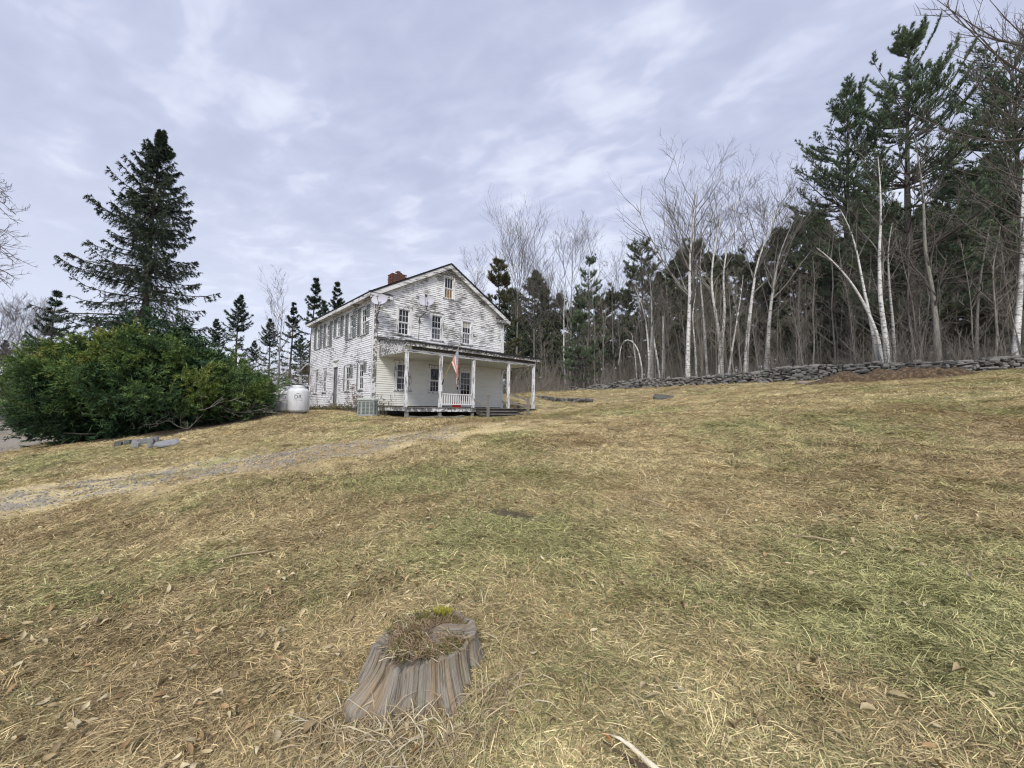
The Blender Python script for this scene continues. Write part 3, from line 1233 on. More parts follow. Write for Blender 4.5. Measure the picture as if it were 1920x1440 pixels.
def porch():
    # floor boards
    b = MB()
    x = .30
    while x < 8.35:
        w = .088
        b.box(x, x + w - .006, PY - .14 + rng_h.uniform(-.02, .01), -.03, DECK - .03, DECK + rng_h.uniform(-.004, .003))
        x += w
    o = part(b, 'porch_floor', M['greywood'])
    b = MB()
    b.box(.33, 4.08, PY - .10, PY - .06, DECK - .20, DECK - .032)
    part(b, 'porch_fascia', M['trim_bad'])
    b = MB()
    b.box(4.10, 8.36, PY - .10, PY - .06, DECK - .17, DECK - .032)
    part(b, 'porch_fascia', M['darkwood'])
    for xx in (.33, 8.34):
        b = MB()
        b.box(xx - .02, xx + .02, PY - .055, -.05, DECK - .18, DECK - .032)
        part(b, 'porch_fascia', M['trim_bad'])
    for k in range(6):
        b = MB()
        xx = .5 + k * 1.55
        b.box(xx - .04, xx + .04, PY - .02, -.08, DECK - .19, DECK - .035)
        part(b, 'joist', M['darkwood'])
    for xx in (.46, 2.1, 3.95, 6.3, 8.2):
        wz = gz(*to_world(xx, PY)[:2]) - H_LOC.z
        b = MB()
        b.box(xx - .07, xx + .07, PY - .05, PY + .09, wz - .12, DECK - .19)
        part(b, 'pier', M['greywood'])
    # posts
    for k, xx in enumerate(POSTX):
        b = MB()
        ln = rng_h.uniform(-.015, .015)
        h = .0625
        z0, z1 = DECK - .002, 2.301
        vs = [(xx + i * h + (ln if z == z1 else 0), PY + j * h, z) for z in (z0, z1) for i, j in ((-1, -1), (1, -1), (1, 1), (-1, 1))]
        b.add(vs, [(0, 3, 2, 1), (4, 5, 6, 7), (0, 1, 5, 4), (1, 2, 6, 5), (2, 3, 7, 6), (3, 0, 4, 7)])
        part(b, 'porch_post', M['post'])
    # beam, fascia, cornice
    b = MB()
    b.box(.30, 8.30, PY - .075, PY + .075, 2.302, 2.42)
    part(b, 'porch_beam', M['trim_x'])
    b = MB()
    b.box(.28, 8.34, PY - .05, PY + .05, 2.421, 2.66)
    part(b, 'porch_frieze', M['trim'])
    b = MB()
    b.box(.22, 8.44, PY - .22, PY - .055, 2.56, 2.60)
    part(b, 'porch_soffit', M['trim_bad'])
    b = MB()
    b.box(.20, 8.48, PY - .26, PY - .23, 2.56, 2.70)
    part(b, 'porch_cornice', M['trim_bad'])
    b = MB()
    b.box(.6, 8.2, PY - .05 - .075, PY - .05, 2.45, 2.545)
    part(b, 'rotten_moulding', M['darkwood'])
    b = MB()
    b.box(.3, 8.3, PY + .08, -.03, 2.335, 2.36)
    part(b, 'porch_ceiling', M['ceiling'])
    # roof
    b = MB()
    za, zb = 2.72, 3.17
    vs = []
    for (y, z) in ((PY - .30, za), (-.035, zb)):
        vs += [(.14, y, z), (8.56, y, z), (8.56, y, z + .045), (.14, y, z + .045)]
    b.add(vs, [(0, 1, 2, 3), (4, 7, 6, 5), (0, 4, 5, 1), (3, 2, 6, 7), (1, 5, 6, 2), (0, 3, 7, 4)])
    r = part(b, 'porch_roof', M['metal_roof'])
    b = MB()
    b.box(.13, 8.57, PY - .315, PY - .302, za - .03, za + .05)
    part(b, 'roof_edge', M['black'], r)
    b = MB()
    b.box(.12, 8.05, -.09, -.043, zb + .01, zb + .12)
    part(b, 'flashing', M['darkwood'], r)
    # boarded ends
    for xx, mm in ((.27, M['trim_bad']), (8.31, M['trim_bad'])):
        zc = 2.302
        k = 0
        while zc < 3.05:
            z2 = zc + .13
            yy = PY + .08 if zc < 2.62 else (PY - .30) + (zc + .02 - za) / (zb - za) * (-.035 - PY + .30)
            if yy < -.2:
                b = MB()
                b.box(xx, xx + .03, max(yy, PY - .05), -.045, zc, min(z2 - .004, 3.12))
                part(b, 'end_board', mm)
            zc = z2
            k += 1
    # balustrade between second and third post
    b = MB()
    b.box(POSTX[1] + .064, POSTX[2] - .064, PY - .035, PY + .035, .53, .575)
    rl = part(b, 'top_rail', M['sash'])
    b = MB()
    b.box(POSTX[1] + .064, POSTX[2] - .064, PY - .025, PY + .025, .055, .10)
    part(b, 'bottom_rail', M['sash'])
    n = 14
    me = MB().box(-.02, .02, -.02, .02, 0, .428).mesh('baluster', M['sash'])
    for k in range(n):
        xx = POSTX[1] + .064 + (POSTX[2] - POSTX[1] - .128) * (k + .5) / n
        o = bpy.data.objects.new('baluster', me)
        o.location = (xx, PY, .101)
        link(o, HOUSE)
    # steps
    zg = gz(*to_world(5.1, PY - 1.15)[:2]) - H_LOC.z
    xa, xb = 4.12, 6.55
    nS = 3
    for k in range(nS):
        zt = DECK - (k + 1) * (DECK - zg) / (nS + .35)
        y1 = PY - .12 - k * .33
        b = MB()
        b.box(xa + rng_h.uniform(-.03, .03), xb + rng_h.uniform(-.05, .05), y1 - .36, y1 - .01, zt - .045, zt)
        part(b, 'step', M['greywood_x'])
        b = MB()
        b.box(xa + .05, xb - .05, y1 - .32, y1 - .29, zt - .20, zt - .047)
        part(b, 'riser', M['darkwood'])
    for xx in (xa + .02, xb - .02):
        b = MB()
        b.bar((xx, PY - .12, DECK - .2), (xx, PY - 1.15, zg - .02), .05, .2)
        part(b, 'stringer', M['darkwood'])
    # newels and handrails
    for xx, yy, zt in ((4.02, PY - 1.15, .56), (6.52, PY - 1.28, .50)):
        z0 = gz(*to_world(xx, yy)[:2]) - H_LOC.z
        b = MB()
        b.box(xx - .05, xx + .05, yy - .05, yy + .05, z0 - .12, zt)
        part(b, 'newel_post', M['greywood'])
    b = MB()
    b.bar((POSTX[2] + .02, PY - .07, .34), (4.02, PY - 1.10, -.04), .04, .09)
    part(b, 'handrail', M['greywood'])
    b = MB()
    b.bar((POSTX[3] + .06, PY - .06, .67), (6.52, PY - 1.24, .36), .04, .09)
    part(b, 'handrail', M['greywood'])
    b = MB()
    b.bar((POSTX[3] + .06, PY - .06, .28), (6.52, PY - 1.24, .0), .04, .09)
    part(b, 'handrail', M['greywood'])
    b = MB()
    b.box(7.0, 7.12, PY - .06, PY + .06, DECK, .24)
    part(b, 'stub_post', M['darkwood'])


porch()


# ---- back porch roof seen past the side wall
def back_porch():
    b = MB()
    vs = []
    for (y, z) in ((L_ + .02, 2.62), (L_ + 2.0, 2.12)):
        vs += [(-.25, y, z), (4.0, y, z), (4.0, y, z + .12), (-.25, y, z + .12)]
    b.add(vs, [(0, 1, 2, 3), (4, 7, 6, 5), (0, 4, 5, 1), (3, 2, 6, 7), (1, 5, 6, 2), (0, 3, 7, 4)])
    part(b, 'back_porch_roof', M['trim_bad'])
    b = MB()
    b.box(-.16, -.04, L_ + 1.75, L_ + 1.87, -.5, 2.17)
    part(b, 'back_porch_post', M['post'])
    b = MB()
    b.box(.6, 4.0, L_ + 1.6, L_ + 1.7, -.4, 2.2)
    part(b, 'back_porch_dark_panel', M['darkwood'])  # dark panel added to stand for the shade under this roof


back_porch()

# ------------------------------------------------------------------ things on and beside the house
def stripes_mat():
    """faded flag cloth: uv-like attributes s (along the fly) and t (down the hoist)"""
    m = NT('faded_flag_cloth')
    s, t = m.attr('s'), m.attr('t')
    fr = m.math('FRACT', m.math('MULTIPLY', t, 6.5))
    st = m.math('GREATER_THAN', fr, .5)
    col = m.mix(st, (.62, .24, .22), (.68, .62, .56))
    can = m.math('MULTIPLY', m.math('LESS_THAN', s, .40), m.math('LESS_THAN', t, .54))
    # rows of white stars
    us = m.math('SUBTRACT', m.math('FRACT', m.math('MULTIPLY', s, 15.0)), .5)
    ut = m.math('SUBTRACT', m.math('FRACT', m.math('MULTIPLY', t, 9.3)), .5)
    dd = m.math('ADD', m.math('MULTIPLY', us, us), m.math('MULTIPLY', ut, ut))
    star = m.math('LESS_THAN', dd, .055)
    blue = m.mix(star, (.27, .29, .39), (.68, .66, .64))
    m.color(m.mix(can, col, blue)).rough(.9)
    return m.mat


def build_flag():
    base = to_world(2.16, PY - .07, 1.10)
    tip = to_world(2.52, PY - .85, 2.72)
    f = thing('flag', base, 'faded striped flag hanging from a slanted pole on a porch post', 'flag')
    d = (tip - base)
    b = MB()
    b.tube([(0, 0, 0), d], [.016, .012], 8)
    b.build('pole', wood_mat('flag_pole_wood', (.42, .33, .16)), f)
    b = MB()
    b.lathe([(0, .0), (.028, .01), (.03, .04), (.0, .065)], 10, tuple(d))
    b.build('finial', plain('dull_brass', (.3, .22, .1), .4), f)
    b = MB()
    b.tube([-d.normalized() * .02 + Vector((0, 0, -.1)), d.normalized() * .14], [.03, .022], 8)
    b.build('bracket', M['black'], f)
    # cloth: hoist along the upper pole, the fly collapsed downwards in folds
    nu, nv = 40, 30
    ht, fly = .78, 1.28
    dn = d.normalized()
    side = Vector((0, 0, 1)).cross(dn).normalized()
    V, S, T = [], [], []
    for j in range(nv + 1):
        t = j / nv
        h = d * .97 - dn * (ht * t)
        for i in range(nu + 1):
            s = i / nu
            # gathered: the lower hoist points swing in under the tip as the cloth falls
            pull = min(1.0, s * 1.9)
            hx = h.lerp(d * .985 - dn * (ht * (.10 + .16 * t)), pull)
            hx.z = h.z
            z = hx.z - fly * s * (.98 - .16 * t) + .0
            fold = math.sin(t * 17 + s * 2.0) * .055 * min(1, s * 2.5 + .1) + math.sin(t * 31 + 1.3) * .015 * s
            p = Vector((hx.x, hx.y, z)) + side * fold + dn.cross(side) * (.02 * math.sin(t * 9 + s * 3))
            V.append(p)
            S.append(s)
            T.append(t)
    n = nu + 1
    Q = [(j * n + i, j * n + i + 1, (j + 1) * n + i + 1, (j + 1) * n + i) for j in range(nv) for i in range(nu)]
    me = np_mesh('cloth', np.array([tuple(p) for p in V]), quads=np.array(Q), mat=stripes_mat(), smooth=True, attrs={'s': S, 't': T})
    mobj('cloth', me, f)


build_flag()


def dish_thing(label, mount, centre, normal, w, h, twin):
    root = thing('satellite_dish', mount, label, 'satellite dish')
    c = centre - mount
    n = normal.normalized()
    sx = Vector((0, 0, 1)).cross(n).normalized()
    sy = n.cross(sx)
    mat = plain('dish_grey', (.50, .50, .55), .5, .08, 3)
    b = MB()
    rings, seg = 5, 28
    for back in (0, 1):
        vs = [c + n * (-.012 * back)]
        for r in range(1, rings + 1):
            for k in range(seg):
                a = 2 * math.pi * k / seg
                q = r / rings
                vs.append(c + sx * (math.cos(a) * w / 2 * q) + sy * (math.sin(a) * h / 2 * q) + n * (.085 * q * q - .012 * back))
        fs = [(0, 1 + k, 1 + (k + 1) % seg) for k in range(seg)]
        for r in range(rings - 1):
            for k in range(seg):
                k2 = (k + 1) % seg
                fs.append((1 + r * seg + k, 1 + (r + 1) * seg + k, 1 + (r + 1) * seg + k2, 1 + r * seg + k2))
        if back:
            fs = [tuple(reversed(f)) for f in fs]
        b.add(vs, fs)
    b.build('reflector', mat, root, smooth=True, recalc=False)
    bot = c - sy * (h / 2 + .02) + n * .06
    focus = c + n * .42 + sy * (.10 if twin else .03)
    arm = bot + n * .03
    b = MB()
    if twin:
        for e in (-.05, .05):
            b.tube([arm + sx * e, focus - sy * .10 + sx * e * .9], .012, 6)
        b.tube([arm - sx * .08, arm + sx * .08], .014, 6)
    else:
        b.tube([arm, arm.lerp(focus, .5) - n * .03, focus - sy * .06], .014, 6)
    b.build('feed_arm', M['black'], root)
    b = MB()
    b.tube([focus - n * .02, focus - n * .12], [.035, .045], 10)
    b.box(focus.x - .05, focus.x + .05, focus.y - .04, focus.y + .04, focus.z - .07, focus.z + .03)
    b.build('feed_horn', M['black'] if twin else mat, root)
    b = MB()
    b.tube([c - n * .03, c - n * .14 - sy * .1, bot - n * .1 - sy * .1], .022, 7)
    b.tube([bot - n * .1 - sy * .1, bot - n * .10 - sy * .28, Vector((0, 0, .14)) + n * .1, Vector((0, 0, 0))], .02, 7)
    b.build('mast', M['black'], root)
    b = MB()
    b.tube([n * -.03, n * .03], .07, 10)
    b.build('foot_plate', M['black'], root)
    return root


_n = Vector((.05, -1, .28))
dish_thing('grey oval satellite dish at the house corner, single feed arm', to_world(.12, -.045, 3.98), to_world(-.02, -.62, 4.90), _n + Vector((-.12, 0, 0)), .78, .56, False)
d2 = dish_thing('grey oval satellite dish with twin feed struts, between upper windows', to_world(2.37, -.045, 4.36), to_world(2.42, -.62, 5.32), _n + Vector((.1, 0, 0)), .76, .62, True)
b = MB()
b.tube([(0, 0, 0), HV * -.02 + HU * -.03 + Vector((0, 0, -.6)), HU * -.05 + Vector((0, 0, -1.02)), HU * .4 + Vector((0, 0, -1.10)), HU * 1.3 + Vector((0, 0, -1.19))], .008, 5)
b.build('cable', M['black'], d2)


def text_mesh(body, size, mat, name):
    cu = bpy.data.curves.new(name, 'FONT')
    cu.body = body
    cu.size = size
    cu.align_x = 'CENTER'
    cu.align_y = 'CENTER'
    o = bpy.data.objects.new(name, cu)
    dg = bpy.context.evaluated_depsgraph_get()
    COL.objects.link(o)
    dg.update()
    me = bpy.data.meshes.new_from_object(o.evaluated_get(dg))
    COL.objects.unlink(o)
    bpy.data.objects.remove(o)
    me.materials.clear()
    me.materials.append(mat)
    return me


def wrap_on(me, r, up, facing):
    """bend a flat mesh (x right, y up) onto a vertical cylinder of radius r, facing an angle"""
    n = len(me.vertices)
    co = np.zeros(n * 3, np.float32)
    me.vertices.foreach_get('co', co)
    co = co.reshape(-1, 3)
    a = facing + co[:, 0] / r
    out = np.c_[np.cos(a) * r, np.sin(a) * r, co[:, 1] + up]
    me.vertices.foreach_set('co', out.astype(np.float32).ravel())
    me.update()
    return me


def build_tanks():
    white = NT('tank_enamel')
    nz = white.noise(white.coord('Object', scale=(2, 2, .6)), 2.5, 4)
    white.color(white.mix(white.remap(nz, .45, .75), (.74, .75, .76), (.60, .62, .62))).rough(.4)
    ink = plain('black_decal_ink', (.02, .02, .025), .6, .1)
    R_, Hc = .425, .96
    spots = [(557.5, 17.0, 'front white propane tank, nearest the house wall'),
             (540.5, 17.75, 'middle white propane tank of the three, partly hidden'),
             (530.0, 18.5, 'hindmost white propane tank, half behind the yew')]
    for px, Y, lab in spots:
        p = on_ground(px, Y)
        t = thing('propane_tank', p, lab, 'propane tank', 'white propane tanks beside the yew')
        b = MB()
        prof = [(0, .06), (.30, .06), (.38, .09), (R_, .17), (R_, Hc - .04), (R_ - .02, Hc + .03), (R_ - .08, Hc + .09), (R_ - .18, Hc + .125), (0, Hc + .14)]
        b.lathe(prof, 40)
        b.build('shell', white.mat, t, smooth=True)
        b = MB()
        b.lathe([(.22, Hc + .10), (.24, Hc + .11), (.24, Hc + .25), (.225, Hc + .255), (.225, Hc + .11)], 28)
        b.build('collar', white.mat, t, smooth=True)
        b = MB()
        b.lathe([(0, Hc + .262), (.25, Hc + .262), (.255, Hc + .275), (.24, Hc + .29), (0, Hc + .295)], 28)  # black disc drawn as the dark line across the collar
        b.build('lid', M['black'], t)
        b = MB()
        b.lathe([(.30, -.08), (.32, -.08), (.32, .07), (.30, .07)], 28)
        b.build('foot_ring', M['greywood'], t)
        b = MB()
        b.tube([(.0, 0, Hc + .14), (.0, 0, Hc + .22)], .03, 8)
        b.build('valve', M['black'], t)
        face = math.atan2(-p.y, -p.x) + (-.02 if Y < 17.5 else -.30)
        mobj('lettering', wrap_on(text_mesh('DR', .21, ink, 'lettering'), R_ + .003, .70, face), t)
        mobj('lettering', wrap_on(text_mesh('Dead River Company', .042, ink, 'lettering'), R_ + .003, .575, face), t)
        # arc above the letters
        vs, fs = [], []
        for k in range(13):
            u = k / 12 * 2 - 1
            zc = .80 + .035 * (1 - u * u)
            th = .010 * (1 - abs(u)) + .002
            a = face + u * .15 / R_
            for e in (-th, th):
                vs.append((math.cos(a) * (R_ + .003), math.sin(a) * (R_ + .003), zc + e))
        for k in range(12):
            fs.append((2 * k, 2 * k + 2, 2 * k + 3, 2 * k + 1))
        b = MB()
        b.add(vs, fs)
        b.build('emblem', ink, t, recalc=False)
    # white pipe stand beside the front tank
    p = on_ground(578.5, 17.25)
    q = on_ground(570.5, 17.6)
    t = thing('pipe_stand', p, 'thin white pipe post with a cross arm beside the front tank', 'pipe')
    b = MB()
    b.tube([(0, 0, -.1), (0, 0, 1.18)], .022, 8)
    b.build('post', white.mat, t)
    b = MB()
    b.tube([(.02, -.01, 1.17), (q.x - p.x, q.y - p.y, 1.19)], .02, 8)
    b.build('arm', white.mat, t)


build_tanks()


def build_condenser():
    p = on_ground(688.5, 17.3)
    t = thing('air_conditioner', p, 'grey green vented air conditioner cabinet on the grass at the house corner', 'air conditioner', rotz=.35)
    mat = plain('grey_green_enamel', (.33, .365, .34), .5, .12, 4)
    lid = plain('pale_lid', (.48, .50, .46), .55, .1, 4)
    dark = plain('vent_slots', (.10, .11, .105), .7, .1)
    h, c = .40, .16
    oct_ = [(-h, -h + c), (-h + c, -h), (h - c, -h), (h, -h + c), (h, h - c), (h - c, h), (-h + c, h), (-h, h - c)]
    b = MB()
    n = 8
    b.add([(x, y, -.05) for x, y in oct_] + [(x, y, .68) for x, y in oct_], [tuple(range(8)), tuple(range(15, 7, -1))] + [(i, (i + 1) % 8, 8 + (i + 1) % 8, 8 + i) for i in range(8)])
    b.build('cabinet', mat, t)
    b = MB()
    k = 1.09
    b.add([(x * k, y * k, .682) for x, y in oct_] + [(x * k, y * k, .75) for x, y in oct_] + [(x * .8, y * .8, .79) for x, y in oct_],
          [tuple(range(7, -1, -1)), tuple(range(16, 24))] + [(i, (i + 1) % 8, 8 + (i + 1) % 8, 8 + i) for i in range(8)] + [(8 + i, 8 + (i + 1) % 8, 16 + (i + 1) % 8, 16 + i) for i in range(8)])
    b.build('lid', lid, t)
    for i in range(8):
        (ax, ay), (bx, by) = oct_[i], oct_[(i + 1) % 8]
        nx, ny = by - ay, -(bx - ax)
        ln = math.hypot(nx, ny)
        nx, ny = nx / ln, ny / ln
        m_ = 3 if ln > .4 else 1
        for j in range(m_):
            q = (j + .5) / m_
            cx, cy = ax + (bx - ax) * q, ay + (by - ay) * q
            b = MB()
            for zz in range(9):
                z = .12 + zz * .058
                b.bar((cx - (bx - ax) / ln * .055 + nx * .006, cy - (by - ay) / ln * .055 + ny * .006, z), (cx + (bx - ax) / ln * .055 + nx * .006, cy + (by - ay) / ln * .055 + ny * .006, z), .012, .03)
            b.build('louvre_panel', dark, t)


build_condenser()


def build_red_box():
    p = to_world(3.22, PY + .28, DECK + .004)
    t = thing('red_tool_box', p, 'small red box standing on the porch floor behind the white balusters', 'box', rotz=H_YAW + .1)
    red = plain('red_plastic', (.52, .045, .03), .45, .12)
    b = MB()
    b.add([(-.17, -.11, 0), (.17, -.11, 0), (.17, .11, 0), (-.17, .11, 0), (-.19, -.125, .2), (.19, -.125, .2), (.19, .125, .2), (-.19, .125, .2)],
          [(0, 3, 2, 1), (4, 5, 6, 7), (0, 1, 5, 4), (1, 2, 6, 5), (2, 3, 7, 6), (3, 0, 4, 7)])
    b.build('body', red, t)
    b = MB()
    b.box(-.2, .2, -.135, .135, .202, .235)
    b.build('lid', red, t)
    b = MB()
    b.tube([(-.1, 0, .235), (-.1, 0, .36), (.1, 0, .36), (.1, 0, .235)], .014, 6)
    b.build('handle', red, t)


build_red_box()


# ------------------------------------------------------------------ stones
def slab_mesh(name, rng, lx, ly, lz, mat, n=6):
    """irregular chamfered slab, about 32 triangles"""
    ang = sorted([(k + rng.uniform(-.28, .28)) * 2 * math.pi / n for k in range(n)])
    rad = [rng.uniform(.70, 1.14) for _ in ang]

    def sq(a):
        c, s = math.cos(a), math.sin(a)
        m_ = max(abs(c), abs(s)) ** .55
        return c / m_, s / m_
    b = MB()
    vs = []
    tilt = rng.uniform(-.12, .12)
    for (q, z) in ((.90, -.5), (1.0, -.05), (.86, .5)):
        for a, r in zip(ang, rad):
            x, y = sq(a)
            zz = z * lz * (1 + tilt * x) + rng.uniform(-.06, .06) * lz
            vs.append((x * r * q * lx / 2, y * r * q * ly / 2, zz))
    fs = [tuple(range(n - 1, -1, -1)), tuple(2 * n + k for k in range(n))]
    for i in range(2):
        for k in range(n):
            k2 = (k + 1) % n
            fs.append((i * n + k, i * n + k2, (i + 1) * n + k2, (i + 1) * n + k))
    b.add(vs, fs)
    return b.mesh(name, mat)


def stone_mat(name, dark, light, lichen=.5, scale=2.2):
    m = NT(name)
    inf = m.n('ShaderNodeObjectInfo').outputs['Random']
    w = m.coord('World')
    a = m.noise(w, scale, 4, .6)
    c = m.noise(w, 9, 5, .7)
    k = m.math('ADD', m.math('MULTIPLY', inf, .5), m.math('MULTIPLY', a, .6))
    col = m.mix(m.remap(k, .2, .95), dark, light)
    col = m.mix(m.remap(c, .56, .72, 0, lichen), col, (.36, .37, .34))
    col = m.mix(m.remap(c, .30, .44, .5, 0), col, tuple(x * .4 for x in dark))
    m.color(col).rough(.92)
    m.bump(c, .6, .02)
    return m.mat


SLATE = stone_mat('wall_slate', (.075, .072, .066), (.27, .26, .238), .7)


def build_stone_wall():
    rng = random.Random(11)
    P = [Vector((x, y)) for x, y in WALL_LINE]
    lens = [0]
    for a, b_ in zip(P[:-1], P[1:]):
        lens.append(lens[-1] + (b_ - a).length)
    tot = lens[-1]

    def at(s):
        for i in range(len(P) - 1):
            if s <= lens[i + 1] or i == len(P) - 2:
                t = (s - lens[i]) / (lens[i + 1] - lens[i])
                d = (P[i + 1] - P[i]).normalized()
                return P[i].lerp(P[i + 1], t), d
    root = thing('stone_wall', (P[2].x, P[2].y, gz(P[2].x, P[2].y)), 'long dry stone wall of dark slate along the edge of the woods', 'stone wall')
    variants = [slab_mesh('stone', rng, 1, 1, 1, SLATE) for _ in range(10)]
    place = []
    s0h = tot * .70
    for face in (0, 1):
        s_ = 0.0
        z = 0.0
        row = 0
        while True:
            s = rng.uniform(0, .3)
            any_ = False
            thick = rng.uniform(.075, .125)
            while s < tot:
                p, d = at(s)
                # full height near, tumbling down to one or two stones at the far end
                h = .80 + .12 * math.sin(s * .5) - .22 * max(0, (s - tot * .28) / tot)
                if s > s0h:
                    h = .62 - .42 * (s - s0h) / (tot - s0h) + .16 * math.sin(s * 1.7)
                ln = rng.choice((rng.uniform(.18, .4), rng.uniform(.3, .9))) * (1.0 if z < h - .2 else 1.15)
                if z < h - rng.uniform(0, .10) and not (row > 1 and rng.random() < .03):
                    any_ = True
                    q, d = at(min(s + ln / 2, tot))
                    nrm = Vector((d.y, -d.x))          # away from the lawn
                    if nrm.x * q.x + nrm.y * q.y < 0:
                        nrm = -nrm
                    off = (-.16 if face == 0 else .22) + rng.uniform(-.05, .05) + z * (.10 if face == 0 else -.10)
                    c = q + nrm * off
                    gz_ = gz(q.x, q.y)
                    place.append((c.x, c.y, gz_ + z + thick / 2 - .03 + rng.uniform(-.012, .012), math.atan2(d.y, d.x) + rng.uniform(-.12, .12), ln * 1.0,
                                  rng.uniform(.30, .48), thick * rng.choice((.8, .95, 1.1, 1.25, 1.7)), rng.uniform(-.10, .10), rng.uniform(-.16, .16), face))
                s += ln * .97
            if not any_:
                break
            z += thick * .93
            row += 1
    # largest in view first
    def size(e):
        return e[4] * e[6] / (e[1] ** 2) if e[9] == 0 and abs(e[0]) < 1.36 * e[1] else 0
    place.sort(key=size, reverse=True)
    inv = root.matrix_basis.translation
    VV, FF = [], []
    nv = 0
    for i, e in enumerate(place):
        me = variants[i % 10]
        Mx = Matrix.Translation(Vector((e[0], e[1], e[2])) - inv) @ Matrix.Rotation(e[3], 4, 'Z') @ Matrix.Rotation(e[7], 4, 'X') @ Matrix.Rotation(e[8], 4, 'Y') @ Matrix.Diagonal((e[4], e[5], e[6], 1))
        if i < 300:
            o = bpy.data.objects.new('stone', me)
            o.matrix_local = Mx
            COL.objects.link(o)
            o.parent = root
        else:
            VV += [tuple(Mx @ v.co) for v in me.vertices]
            FF += [tuple(nv + k for k in p.vertices) for p in me.polygons]
            nv += len(me.vertices)
    me = bpy.data.meshes.new('stones')
    me.from_pydata(VV, [], FF)
    me.materials.append(SLATE)
    o = mobj('stones', me, root)
    tag(o, kind='stuff')
    return P


build_stone_wall()


